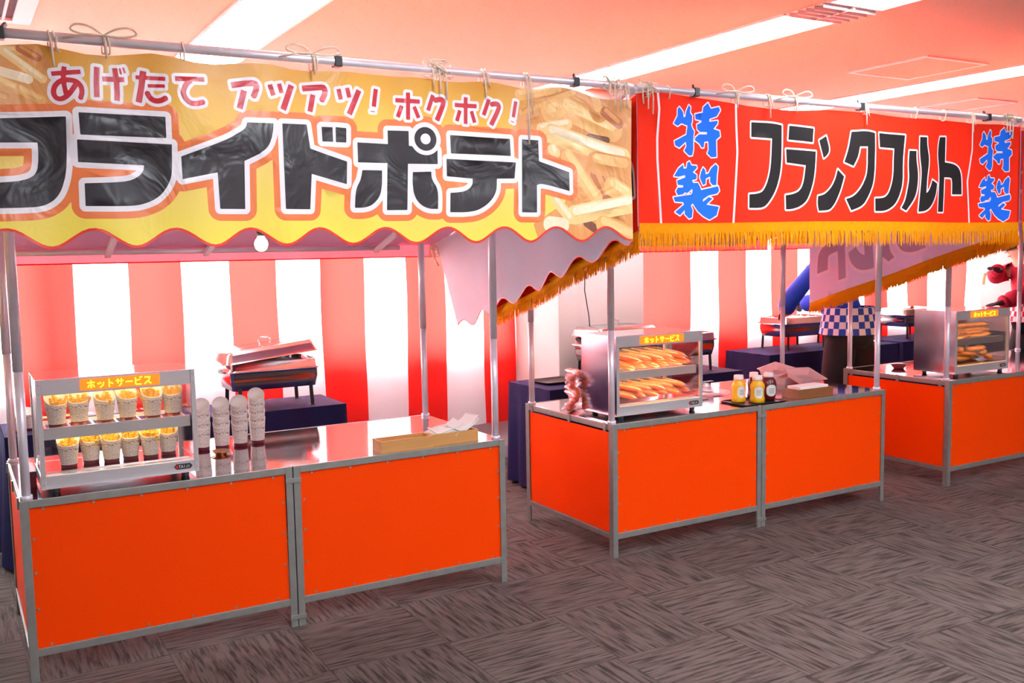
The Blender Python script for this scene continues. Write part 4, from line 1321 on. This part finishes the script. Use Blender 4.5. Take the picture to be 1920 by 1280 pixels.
# ---------------------------------------------------------------- cloth covered tables behind the stalls
def table(label, x0, x1, y0, y1, seed, z=0.70):
    t = thing('buffet_table', label, 'table', ((x0 + x1) / 2, (y0 + y1) / 2, 0), 0, 'tables under navy cloths')
    w, d = (x1 - x0) / 2, (y1 - y0) / 2
    m = MB(); m.box((-w + .01, -d + .01, z - 0.03), (w - .01, d - .01, z - 0.004)); m.build('tabletop', 'wood', t)
    for sx in (-1, 1):
        for sy in (-1, 1):
            m = MB(); m.tube([(sx * (w - 0.06), sy * (d - 0.06), 0), (sx * (w - 0.06), sy * (d - 0.06), z - 0.03)], 0.014, 10); m.build('leg', 'iron', t)
    c = MB()
    c.grid(lambda u, v: (-w + 2 * w * u, -d + 2 * d * v, z + 0.0015 * math.sin(u * 40 + seed) * math.sin(v * 20)), 24, 8)
    per = []
    nx, ny = 60, 24
    for k in range(nx): per.append((-w + 2 * w * k / nx, -d, 0, -1))
    for k in range(ny): per.append((w, -d + 2 * d * k / ny, 1, 0))
    for k in range(nx): per.append((w - 2 * w * k / nx, d, 0, 1))
    for k in range(ny): per.append((-w, d - 2 * d * k / ny, -1, 0))
    per.append(per[0])
    L = len(per) - 1
    def skirt(u, v):
        i = min(int(round(u * L)), L)
        x, y, nx_, ny_ = per[i]
        s = x * 7 + y * 9
        amp = v * (0.020 * math.sin(s * 2.2 + seed) + 0.012 * math.sin(s * 4.7) + 0.018)
        return (x + nx_ * (amp + .002), y + ny_ * (amp + .002), z - v * (z - 0.02))
    c.grid(skirt, L, 8)
    o = c.build('tablecloth', 'navy', None, smooth=True, loc=((x0 + x1) / 2, (y0 + y1) / 2, 0))
    tag(o, 'navy tablecloth over ' + label.split('table ', 1)[1], 'tablecloth', 'navy tablecloths')
    return t
table('folding table behind the fried potato stall', 0.02, 1.835, 1.50, 1.96, 0.3)
table('folding table in front of the beige pillar', 3.10, 4.75, 1.22, 1.74, 1.3)
table('folding table behind the blue coated person', 5.60, 7.20, 1.80, 2.31, 2.3)
table('folding table farthest right by the curtain', 7.30, 8.90, 1.84, 2.31, 3.3)

def rounded_tub(m, w, d, z0, z1, t0, t1, mi=0, lip=0.0, n=6, rad=0.045):
    """rounded rectangular pan wall from (z0, inset t0) to (z1, inset t1)"""
    def ringpts(ins, z, rad=rad):
        P = []
        for cx, cy, a0 in ((1, 1, 0), (-1, 1, 90), (-1, -1, 180), (1, -1, 270)):
            for k in range(n + 1):
                a = math.radians(a0 + 90 * k / n)
                P.append((cx * (w - ins - rad) + rad * math.cos(a), cy * (d - ins - rad) + rad * math.sin(a), z))
        return P
    return ringpts
def pan(m, w, d, rings, close_top=False, close_bot=False, mi=0):
    rp = rounded_tub(m, w, d, 0, 0, 0, 0, rad=min(0.045, 0.2 * min(w, d) - 0.002))
    o = len(m.v)
    n = 28
    for ins, z in rings:
        m.v += rp(ins, z)
    for j in range(len(rings) - 1):
        for k in range(n):
            m.f.append([o + j * n + k, o + j * n + (k + 1) % n, o + (j + 1) * n + (k + 1) % n, o + (j + 1) * n + k]); m.mi.append(mi)
    if close_bot:
        m.f.append([o + k for k in reversed(range(n))]); m.mi.append(mi)
    if close_top:
        m.f.append([o + (len(rings) - 1) * n + k for k in range(n)]); m.mi.append(mi)
def chafer(label, loc, rz, lid, w=0.27, d=0.17, food=False):
    t = thing('chafing_dish', label, 'chafing dish', loc, rz, 'steel chafing dishes')
    z = 0.145
    m = MB(); pan(m, w - 0.012, d - 0.012, [(0.012, z - 0.03), (0.0, z + 0.03), (0.0, z + 0.075), (-0.012, z + 0.078)], close_bot=True); m.build('water_pan', 'silver_dark', t, smooth=True)
    m = MB(); pan(m, w - 0.004, d - 0.004, [(-0.008, z + 0.079), (-0.008, z + 0.084), (0.004, z + 0.088), (0.008, z + 0.13), (0.02, z + 0.134), (0.03, z + 0.09), (0.035, z + 0.088)], close_top=True); m.build('food_pan', 'silver_dark', t, smooth=True)
    for sx in (-1, 1):
        for sy in (-1, 1):
            m = MB(); x, y = sx * (w - 0.055), sy * (d - 0.02)
            m.beam((x, y, 0.0), (x - sx * 0.01, y - sy * 0.004, z + 0.06), 0.022, 0.006, 0, (0, 1, 0)); m.box((x - 0.016, y - 0.012, 0), (x + 0.016, y + 0.012, 0.004))
            m.build('leg', 'iron', t, bevel=0.001)
    for sx in (-1, 1):
        m = MB(); m.tube([(sx * (w - 0.01), -0.05, z + 0.07), (sx * (w + 0.03), -0.045, z + 0.078), (sx * (w + 0.034), 0.045, z + 0.078), (sx * (w - 0.01), 0.05, z + 0.07)], 0.004, 8); m.build('handle', 'silver_dark', t, smooth=True)
    if lid is not None:
        l = MB()
        pan(l, w - 0.004, d - 0.004, [(-0.012, 0.0), (-0.006, 0.006), (0.008, 0.045), (0.02, 0.062), (0.06, 0.070)], close_top=True)
        lo = l.build('lid', 'silver_dark', t, smooth=True)
        lo.location = (-0.008, 0, z + 0.142 + lid * 0.13)
        lo.rotation_euler = (0, -lid, 0)
        hm = MB(); hm.tube([(-0.03, 0, 0.068), (-0.036, 0, 0.092), (-0.02, 0, 0.108), (0.02, 0, 0.108), (0.036, 0, 0.092), (0.03, 0, 0.068)], 0.004, 8)
        hm.build('lid_handle', 'silver_dark', lo, smooth=True)
    if food:
        f = MB(); rr = random.Random(int(loc[0] * 10))
        f.grid(lambda u, v: ((u - .5) * (2 * w - 0.1), (v - .5) * (2 * d - 0.1), z + 0.118 + 0.012 * math.sin(u * 23) * math.sin(v * 17)), 20, 14)
        f.build('food', 'foam', t, smooth=True)
    return t
chafer('chafing dish with its lid tilted ajar, on the table behind the fried potato stall', (1.440, 1.725, 0.702), 0.0, 0.10)
chafer('closed chafing dish with pale lid, half hidden behind the frankfurter warmer by the pillar', (3.86, 1.54, 0.702), 0.06, 0.0)
chafer('open chafing dish under the gloved hand of the blue coated person', (6.17, 2.09, 0.702), 0.0, None, food=True)
chafer('open chafing dish on the right of the blue coated person', (6.86, 2.09, 0.702), 0.0, None)
chafer('chafing dish showing its pale end left of the far right warmer', (7.74, 2.12, 0.702), 0.0, None)
chafer('chafing dish whose handle end peeks out right of the frankfurter warmer', (4.42, 1.50, 0.702), 0.0, None, w=0.20)
t = thing('flat_tray', 'dark flat metal tray lying on the navy table behind the frankfurter stall', 'tray', (3.34, 1.52, 0.702), 0.05)
m = MB(); pan(m, 0.15, 0.12, [(0.01, 0.0), (0.0, 0.014), (-0.008, 0.016), (0.004, 0.016), (0.012, 0.004)], close_bot=True, close_top=True); m.build('pan', 'cabinet_dark', t, smooth=True)
for k in range(2):
    t = thing('paper_cup', ['upright newsprint cup of the pair at the left end of the navy table', 'second newsprint cup of the pair, nearer the warmer, at the table end'][k], 'paper cup', (0.085 + 0.055 * k, 1.60 + 0.05 * k, 0.702), 0.1, 'cups on the navy table')
    cup_mesh('cup_wall', t, 0.085, 0.03, 0.028, 0.042)
t = thing('foil_tray', 'small white tray of food on the navy table between the stall posts', 'tray', (6.85, 1.86, 0.702), 0.1)
m = MB(); pan(m, 0.11, 0.055, [(0.012, 0.0), (0.0, 0.032), (-0.006, 0.033), (0.006, 0.033), (0.016, 0.006)], close_bot=True, close_top=True); m.build('tub', 'cap', t, smooth=True)
m = MB(); m.grid(lambda u, v: ((u - .5) * .17, (v - .5) * .07, .022 + .01 * math.sin(u * 19) * math.sin(v * 14)), 14, 8); m.build('food', 'frank', t, smooth=True)
o = MB(); o.tube([(3.72, 1.74, ZC - 0.005), (3.72, 1.74, 2.0), (3.73, 1.72, 1.55), (3.715, 1.71, 1.30), (3.735, 1.69, 1.12), (3.73, 1.66, 0.94)], 0.004, 6)
o = o.build('power_cord', 'iron', None, smooth=True); tag(o, 'thin grey cord hanging down in front of the beige pillar', 'cord')

# ---------------------------------------------------------------- frankfurters in clear bags
def make_frank():
    t = thing('bagged_frankfurter', 'x', 'frankfurter', (0, 0, 0), 0, 'x')
    m = MB()
    pts, rs = [], []
    for k in range(13):
        u = k / 12
        pts.append((-0.03 + 0.135 * u, 0.006 * math.sin(u * 3.1), 0.0185 + 0.002 * math.sin(u * 3.1)))
        rs.append(0.0175 * (1 - (2 * u - 1) ** 6 * 0.75))
    m.tube(pts, rs, 12); m.build('sausage', 'frank', t, smooth=True)
    m = MB(); m.tube([(-0.125, 0, 0.0185), (-0.028, 0, 0.0185)], 0.0028, 8); m.build('stick', 'stick', t)
    m = MB()
    def pouch(u, v):
        a = v * 2 * math.pi
        e = math.sin(math.pi * min(max(u, 0.0), 1)) ** 0.35
        return (-0.120 + 0.240 * u, 0.036 * math.cos(a) * (0.75 + 0.25 * e), 0.0195 + 0.0190 * math.sin(a) * e + 0.002 * math.sin(u * 30) * math.sin(a))
    m.grid(pouch, 14, 14); m.build('bag', 'bag', t, smooth=True)
    return t
fr = make_frank()
used = False
def frank(loc, rz, tilt, label, group):
    global used
    o = fr if not used else copy_tree(fr)
    used = True
    o.location = loc
    o.rotation_euler = (R.uniform(-.08, .08), tilt, rz)
    o['label'] = label
    o['group'] = group
    return o
LV = ['bottom layer', 'top layer']
for shelf, zz in ((1, SH + 0.2375), (0, SH + 0.0745)):
    for layer in range(2):
        for k in range(6 if layer == 0 else 5):
            x = 0.100 + 0.078 * k + layer * 0.035
            frank((WB[0] + x, WB[1] + 0.150 + 0.015 * (k % 2), zz + 0.022 + layer * 0.036), -0.72 + R.uniform(-.22, .22), 0.22,
                  'bagged frankfurter on the %s shelf, %s, %s from the left' % ('upper' if shelf else 'lower', LV[layer], ['first', 'second', 'third', 'fourth', 'fifth', 'sixth'][k]), 'bagged frankfurters on the %s shelf' % ('upper' if shelf else 'lower'))
for k in range(9):
    frank((2.815 + R.uniform(-.012, .012), 0.52 + R.uniform(-.012, .012), ZT + 0.0005 + 0.024 * k), -2.2 + R.uniform(-.3, .3), 0.0,
          ['lowest bagged frankfurter of the pile left of the frankfurter warmer', 'bagged frankfurter within the pile left of the frankfurter warmer', 'topmost bagged frankfurter of the pile left of the frankfurter warmer'][0 if k == 0 else (2 if k == 8 else 1)], 'pile of bagged frankfurters')
# browned food in the far right warmer
proto = None
for shelf, zz in ((1, SH + 0.2375), (0, SH + 0.0745)):
    for layer in range(3):
        for k in range(7):
            rr = R
            if proto is None:
                t = thing('fried_chicken', 'x', 'fried chicken', (0, 0, 0), 0, 'x')
                m = MB()
                def fn(u, v):
                    a, c = u * 2 * math.pi, v * math.pi
                    r = 1 + 0.16 * math.sin(3 * a + 2 * c) + 0.1 * math.sin(5 * a) * math.sin(4 * c)
                    return (0.040 * r * math.sin(c) * math.cos(a), 0.032 * r * math.sin(c) * math.sin(a), 0.017 - 0.016 * math.cos(c) * r)
                m.grid(fn, 18, 12); m.build('crust', 'chicken', t, smooth=True)
                proto = o = t
            else:
                o = copy_tree(proto)
            o.location = (WC[0] + 0.075 + 0.072 * k + R.uniform(-.01, .01), WC[1] + 0.11 + R.uniform(-.015, .06) + 0.01 * layer, zz + 0.001 + layer * 0.030)
            o.rotation_euler = (0, 0, R.uniform(0, 6))
            o['label'] = 'browned crusty piece in the %s layer on the %s shelf of the far right warmer' % (['bottom', 'middle', 'top'][layer], 'upper' if shelf else 'lower')
            o['group'] = 'browned pieces, %s layer of the %s shelf' % (['bottom', 'middle', 'top'][layer], 'upper' if shelf else 'lower')
t = thing('dark_dish', 'small dark dish alone on the side of the far right counter', 'dish', (5.70, 0.63, ZT), 0)
m = MB(); m.lathe([(0.0, 0.004), (0.03, 0.001), (0.034, 0.001), (0.055, 0.028), (0.052, 0.028), (0.03, 0.008), (0.0, 0.007)], n=24); m.build('bowl', 'maroon', t, smooth=True)

# sauce bottles on their tray
t = thing('sauce_tray', 'dark flat tray under the mustard and ketchup bottles', 'tray', (3.80, 0.130, ZT), 0.0)
m = MB(); pan(m, 0.165, 0.110, [(0.006, 0.0), (0.0, 0.008), (0.0, 0.010), (0.006, 0.010), (0.010, 0.005)], close_bot=True, close_top=True); m.build('tray', 'cabinet_dark', t, smooth=True)
def bottle(label, loc, mat, rz, lab=True, inv=False):
    t = thing('sauce_bottle', label, 'sauce bottle', loc, rz, 'squeeze bottles on the counter')
    m = MB()
    if inv:
        prof = [(0.0, 0.0), (0.020, 0.0), (0.024, 0.006), (0.030, 0.035), (0.031, 0.09), (0.026, 0.115), (0.018, 0.130), (0.0, 0.130)]
    else:
        prof = [(0.0, 0.0), (0.024, 0.0), (0.0275, 0.004), (0.0275, 0.022), (0.025, 0.036), (0.0245, 0.062), (0.027, 0.086), (0.026, 0.100), (0.0185, 0.118), (0.016, 0.124), (0.0, 0.124)]
    m.lathe(prof, n=28); m.build('bottle', mat, t, smooth=True)
    z = prof[-1][1]
    m = MB(); m.lathe([(0.0, z - .001), (0.0185, z - .001), (0.0190, z + 0.006), (0.0175, z + 0.025), (0.0, z + 0.027)], n=24); m.build('cap', 'cap', t, smooth=True)
    if lab:
        m = MB()
        def fn(u, v):
            a = -math.pi / 2 + (u - .5) * 1.35
            vv = (v - .5) * 2
            a = -math.pi / 2 + (a + math.pi / 2) * math.sqrt(max(0, 1 - (abs(vv) ** 3) * .9))
            zz = 0.058 + vv * 0.032
            r = 0.0005 + max(np.interp(zz, [p[1] for p in prof[1:-1]], [p[0] for p in prof[1:-1]]), 0.02)
            return (r * math.cos(a), r * math.sin(a), zz)
        m.grid(fn, 12, 10); lo = m.build('label', 'label', t, smooth=True)
        m = MB()
        for q in range(4):
            m.grid(lambda u, v, q=q: (lambda p: (p[0] * 1.02, p[1] * 1.02, p[2]))(fn(0.24 + 0.52 * u, 0.28 + 0.12 * q + 0.045 * v)), 6, 1)
        m.build('label_print', 'grey_print', lo)
    t.scale = (1.55, 1.35, 1.04)
    return t
ZB = ZT + 0.006
bottle('yellow mustard bottle with white cap, front one of the pair', (3.782, 0.080, ZB), 'mustard', -0.5)
bottle('yellow mustard bottle with white cap, behind and left of the front one', (3.712, 0.158, ZB), 'mustard', -0.2)
bottle('dark red ketchup bottle with white cap beside the mustard', (3.893, 0.105, ZB), 'ketchup', -0.30, True, True)
bottle('sauce bottle whose white cap shows between the mustard and ketchup', (3.866, 0.195, ZB), 'ketchup', 0.4, False)

def foam_tray(label, loc, rot):
    t = thing('food_tray', label, 'food tray', loc, 0, 'clear pinkish food trays')
    t.rotation_euler = rot
    m = MB(); pan(m, 0.115, 0.080, [(0.020, 0.0), (0.004, 0.040), (-0.006, 0.043), (-0.006, 0.045), (0.006, 0.043), (0.022, 0.003)], close_bot=True, close_top=True); m.build('tub', 'foam', t)
    m = MB()
    for k in range(6):
        x = -0.07 + 0.028 * k
        m.box((x, -0.045, 0.0042), (x + 0.006, 0.045, 0.007))
    m.build('ridges', 'foam', t)
foam_tray('clear pinkish food tray lying flat under the two tilted trays', (4.53, 0.60, ZT), (0, 0, 0.25))
foam_tray('clear pinkish food tray tilted up at the back left of the tray heap', (4.49, 0.63, ZT + 0.050), (0.20, -0.10, 0.25))
foam_tray('clear pinkish food tray tilted towards the camera at the right of the tray heap', (4.56, 0.46, ZT + 0.030), (0.38, 0.05, 0.05))
for k, (x, y, rz) in enumerate([(3.60, 0.40, 0.1), (3.78, 0.46, -0.05), (3.66, 0.64, 0.0), (3.88, 0.66, 0.08)]):
    t = thing('clear_pack', ['clear plastic pack lying nearest the warmer on the frankfurter counter', 'clear plastic pack lying behind the mustard bottles', 'clear plastic pack at the back of the counter beside the warmer', 'clear plastic pack at the back of the counter behind the bottles'][k], 'plastic pack', (x, y, ZT), rz, 'clear plastic packs on the counter')
    m = MB(); pan(m, 0.085, 0.075, [(0.012, 0.0), (0.0, 0.022), (-0.004, 0.023), (0.006, 0.034), (0.02, 0.036)], close_bot=True, close_top=True); m.build('shell', 'bag', t, smooth=True)
    m = MB(); m.box((-0.06, -0.05, 0.003), (0.06, 0.05, 0.008)); m.build('liner', 'foam', t, bevel=0.002)
t = thing('wire_rack', 'dark slotted rack at the back edge of the frankfurter counter', 'rack', (3.85, 0.80, ZT), 0)
m = MB()
for k in range(11): m.box((-0.22 + 0.042 * k, -0.012, 0), (-0.205 + 0.042 * k, 0.012, 0.022))
m.box((-0.23, -0.014, 0.022), (0.24, 0.014, 0.027)); m.build('bars', 'cabinet_dark', t)
open_box('dark wooden box topped with white napkins on the frankfurter counter', (4.085, 0.050, ZT), 0.285, 0.135, 0.052, 0.0, mt='dark_wood')
o = MB(); o.box((0, 0, 0), (0.235, 0.105, 0.055)); o = o.build('napkin_stack', 'paper', None, bevel=0.004, loc=(4.11, 0.064, ZT + 0.010)); tag(o, 'flat stack of white napkins lying in the dark wooden box', 'napkins')
# ---------------------------------------------------------------- people
def skin(name, verts, edges, radii, mat, parent, root=0, sub=2):
    me = bpy.data.meshes.new(name)
    me.from_pydata([tuple(v) for v in verts], edges, [])
    o = bpy.data.objects.new(name, me)
    COL.objects.link(o)
    o.parent = parent
    me.materials.append(M[mat])
    o.modifiers.new('skin', 'SKIN').use_smooth_shade = True
    if not me.skin_vertices:
        me.skin_vertices.new() if hasattr(me.skin_vertices, 'new') else None
    for sv, r in zip(me.skin_vertices[0].data, radii):
        sv.radius = r if isinstance(r, tuple) else (r, r)
        sv.use_root = False
    me.skin_vertices[0].data[root].use_root = True
    s = o.modifiers.new('sub', 'SUBSURF')
    s.levels = sub
    s.render_levels = sub
    return o
def lerp(a, b, t):
    return Vector(a) * (1 - t) + Vector(b) * t
def hand(name, wrist, d, palm_n, parent, mat, curl=0.5, side=1):
    """palm and five bent fingers of unequal length as one skinned mesh"""
    w, d, n = Vector(wrist), Vector(d).normalized(), Vector(palm_n).normalized()
    s = d.cross(n).normalized() * side
    V, E, Rr = [w - d * 0.055, w + d * 0.035, w + d * 0.082], [(0, 1), (1, 2)], [(0.042, 0.040), (0.034, 0.018), (0.034, 0.014)]
    for k, (off, L) in enumerate([(-0.028, 0.066), (-0.010, 0.076), (0.010, 0.071), (0.027, 0.056)]):
        base = w + d * 0.088 + s * off
        i = len(V)
        V.append(base); Rr.append(0.009); E.append((2, i))
        dirn = d
        p = base
        for q in range(3):
            a = curl * (0.35 + 0.45 * q)
            dirn = (d * math.cos(a) + n * math.sin(a)).normalized()
            p = p + dirn * L * (0.42, 0.33, 0.25)[q]
            V.append(p); Rr.append((0.0088, 0.0082, 0.0065)[q]); E.append((len(V) - 2, len(V) - 1))
    i = len(V)
    th = w + d * 0.030 - s * 0.030
    V += [th, th + (d * 0.6 - s * 0.7 + n * 0.25).normalized() * 0.032, th + (d * 0.6 - s * 0.7 + n * 0.25).normalized() * 0.032 + (d * 0.9 - s * 0.2 + n * 0.4).normalized() * 0.030]
    Rr += [0.012, 0.0105, 0.0085]; E += [(1, i), (i, i + 1), (i + 1, i + 2)]
    return skin(name, V, E, Rr, mat, parent, 0, 1)

def person(label, loc, rz, J, coat, apron, trim, cat='person'):
    t = thing('person', label, cat, loc, rz)
    g = lambda k: Vector(J[k])
    V, E, Rr = [], [], []
    idx = {}
    def v(k, p, r, par=None):
        idx[k] = len(V); V.append(Vector(p)); Rr.append(r)
        if par: E.append((idx[par], idx[k]))
    v('pel', g('pel'), (0.10, 0.08))
    v('sp', lerp(g('pel'), g('chest'), .5), (0.135, 0.10), 'pel')
    v('chest', g('chest'), (0.16, 0.11), 'sp')
    v('neck', g('neck'), 0.055, 'chest')
    hd = (g('head') - g('neck')).normalized()
    v('jaw', g('neck') + hd * 0.075, (0.066, 0.072), 'neck')
    v('cran', g('neck') + hd * 0.145, (0.076, 0.090), 'jaw')
    v('top', g('neck') + hd * 0.205, (0.062, 0.070), 'cran')
    for s in 'lr':
        v('sh' + s, g('sh' + s), 0.060, 'chest'); v('ua' + s, lerp(g('sh' + s), g('el' + s), .5), 0.048, 'sh' + s); v('el' + s, g('el' + s), 0.040, 'ua' + s)
        v('fa' + s, lerp(g('el' + s), g('wr' + s), .45), 0.037, 'el' + s); v('wr' + s, g('wr' + s), 0.026, 'fa' + s)
        v('hip' + s, g('hip' + s), 0.055, 'pel'); v('kn' + s, g('kn' + s), 0.054, 'hip' + s); v('ca' + s, lerp(g('kn' + s), g('an' + s), .35), 0.056, 'kn' + s)
        v('an' + s, g('an' + s), 0.038, 'ca' + s)
    skin('body', V, E, Rr, 'skin', t)
    fwd = Vector(J['face']).normalized()
    c = g('neck') + hd * 0.125
    sd = hd.cross(fwd).normalized()
    hm = MB()
    def hair(u, v_):
        a, b_ = u * 2 * math.pi, v_ * math.pi * 0.62
        r = 0.093
        loc_ = sd * (r * 0.92 * math.sin(b_) * math.cos(a)) - fwd * (r * 1.12 * math.sin(b_) * math.sin(a) * (1.0 if math.sin(a) > 0 else 0.86)) + hd * (r * 1.12 * math.cos(b_) + 0.01)
        return c + loc_ + hd * (0.02 if math.sin(a) < 0 else -0.025) * v_
    hm.grid(hair, 24, 12); hm.build('hair', 'hair', t, smooth=True)
    for s in (-1, 1):
        em = MB(); em.lathe([(0.0, -.009), (.006, -.007), (.009, 0), (.006, .007), (0, .009)], c + fwd * 0.078 + sd * s * 0.030 - hd * 0.005, 12); em.build('eye', 'iron', t, smooth=True)
        skin('ear', [c + sd * s * 0.074 - hd * 0.02, c + sd * s * 0.084 + hd * 0.012], [(0, 1)], [0.010, 0.014], 'skin', t, 0, 1)
    skin('nose', [c + fwd * 0.074 + hd * 0.0, c + fwd * 0.094 - hd * 0.030], [(0, 1)], [0.009, 0.013], 'skin', t, 0, 1)
    mo = MB(); mo.tube([c + fwd * 0.072 - hd * 0.066 - sd * 0.022, c + fwd * 0.080 - hd * 0.064, c + fwd * 0.072 - hd * 0.066 + sd * 0.022], 0.0045, 6); mo.build('mouth', 'c_red', t)
    # coat with wide sleeves
    cv = [g('pel') + Vector((0, 0, -0.02)), lerp(g('pel'), g('chest'), .5), g('chest'), g('neck') - hd * 0.02]
    ce, cr = [(0, 1), (1, 2), (2, 3)], [(0.195, 0.15), (0.175, 0.135), (0.195, 0.14), 0.075]
    for s in 'lr':
        i = len(cv)
        cv += [g('sh' + s), lerp(g('sh' + s), g('el' + s), .5), g('el' + s), lerp(g('el' + s), g('wr' + s), .88)]
        cr += [0.080, 0.074, 0.080, 0.078]; ce += [(2, i), (i, i + 1), (i + 1, i + 2), (i + 2, i + 3)]
    skin('coat', cv, ce, cr, coat, t)
    for s in 'lr':
        p = lerp(g('el' + s), g('wr' + s), .90); q = lerp(g('el' + s), g('wr' + s), .98)
        tm = MB(); tm.tube([p, q], [0.064, 0.058], 16); tm.build('cuff', trim, t, smooth=True)
    # trousers and waist apron
    tm = MB()
    tm.tube([g('pel') + Vector((0, 0, z)) for z in (0.08, 0.02, -0.06, -0.12, -0.16)], [0.165, 0.178, 0.185, 0.170, 0.120], 24)
    for s in 'lr':
        h = g('hip' + s)
        tm.tube([h + Vector((0, 0, 0.05)), h + Vector((0, 0, -0.10)), lerp(h, g('kn' + s), .6), g('kn' + s), lerp(g('kn' + s), g('an' + s), .5), g('an' + s) + Vector((0, 0, 0.0))], [0.112, 0.122, 0.118, 0.112, 0.112, 0.116], 20)
    tm.build('trousers', 'black_cloth', t, smooth=True)
    am = MB(); uv = []
    p0 = g('pel')
    n = 40
    for j in range(7):
        z = 0.16 - 0.21 * j / 6
        for k in range(n + 1):
            a = 2 * math.pi * k / n
            rx, ry = 0.215 + 0.035 * j / 6, 0.170 + 0.035 * j / 6
            rx += 0.006 * math.sin(a * 9) * j / 6
            am.v.append((p0.x + rx * math.cos(a), p0.y + ry * math.sin(a), p0.z + z)); uv.append((a * 0.23, z))
    for j in range(6):
        for k in range(n):
            q = j * (n + 1) + k
            am.f.append([q, q + 1, q + n + 2, q + n + 1]); am.mi.append(0)
    am.build('waist_apron', apron, t, smooth=True, uv=uv)
    for s in 'lr':
        f = Vector(J['toe']).normalized()
        a = g('an' + s)
        a0 = Vector((a.x, a.y, 0))
        skin('shoe', [a0 + Vector((0, 0, 0.075)), a0 + Vector((0, 0, 0.042)) - f * 0.03, a0 + f * 0.09 + Vector((0, 0, 0.038)), a0 + f * 0.17 + Vector((0, 0, 0.030))], [(0, 1), (0, 2), (2, 3)], [0.046, 0.040, 0.038, 0.028], 'iron', t, 0, 1)
    return t
PB = (5.90, 1.25, 0)
JB = dict(pel=(0, 0, .95), chest=(-.02, .17, 1.30), neck=(.07, .34, 1.37), head=(.20, .56, 1.42), face=(.1, .6, -.8), toe=(0, 1, 0),
          shl=(-.23, .17, 1.38), ell=(-.33, .32, 1.15), wrl=(-.14, .52, 1.075), shr=(.12, .22, 1.35), elr=(.20, .42, 1.13), wrr=(.12, .66, 1.09),
          hipl=(-.10, 0, .88), knl=(-.12, .02, .48), anl=(-.13, 0, .08), hipr=(.10, 0, .88), knr=(.12, .03, .48), anr=(.13, .02, .08))
pb = person('person in blue coat and blue checked waist apron bending over a chafing dish', PB, 0, JB, 'blue_coat', 'check_blue', 'tan_trim')
hand('glove', JB['wrl'], (.30, .80, -.55), (0, -.5, -.8), pb, 'glove', 0.7, 1)
hand('glove', JB['wrr'], (-.1, .85, -.5), (0, -.5, -.8), pb, 'glove', 0.6, -1)
PR = (8.22, 1.18, 0)
JR = dict(pel=(0, 0, .93), chest=(-.05, .06, 1.28), neck=(-.07, .10, 1.43), head=(-.14, .16, 1.61), face=(-.8, .5, -.3), toe=(-.8, .6, 0),
          shl=(-.10, -.10, 1.34), ell=(-.22, -.06, 1.13), wrl=(-.45, .02, 1.06), shr=(-.02, .20, 1.34), elr=(-.14, .30, 1.27), wrr=(-.30, .16, 1.34),
          hipl=(-.04, -.09, .87), knl=(-.07, -.10, .48), anl=(-.04, -.11, .08), hipr=(.04, .09, .87), knr=(.01, .12, .48), anr=(.04, .12, .08))
pr = person('person in red coat reaching out with black gloves at the right picture edge', PR, 0, JR, 'red_coat', 'check_red', 'red_coat')
hand('glove', JR['wrl'], (-.9, .2, -.1), (0, 0, -1), pr, 'glove', 0.3, 1)
hand('glove', JR['wrr'], (-.85, -.1, .25), (0, 0, -1), pr, 'glove', 0.7, -1)
t = thing('tongs', 'wooden tipped tongs held in the raised gloved hand of the red coated person', 'tongs', (PR[0] + JR['wrr'][0] - 0.10, PR[1] + JR['wrr'][1] - 0.01, JR['wrr'][2] + 0.01), 0)
m = MB(); m.beam((0.02, 0, 0.01), (-0.13, -0.02, -0.035), 0.012, 0.003); m.beam((0.02, 0, -0.004), (-0.13, -0.02, -0.055), 0.012, 0.003); m.build('arms', 'brushed', t)
m = MB(); m.beam((-0.13, -0.02, -0.03), (-0.15, -0.02, -0.13), 0.022, 0.006); m.build('tip', 'wood', t, bevel=0.002)
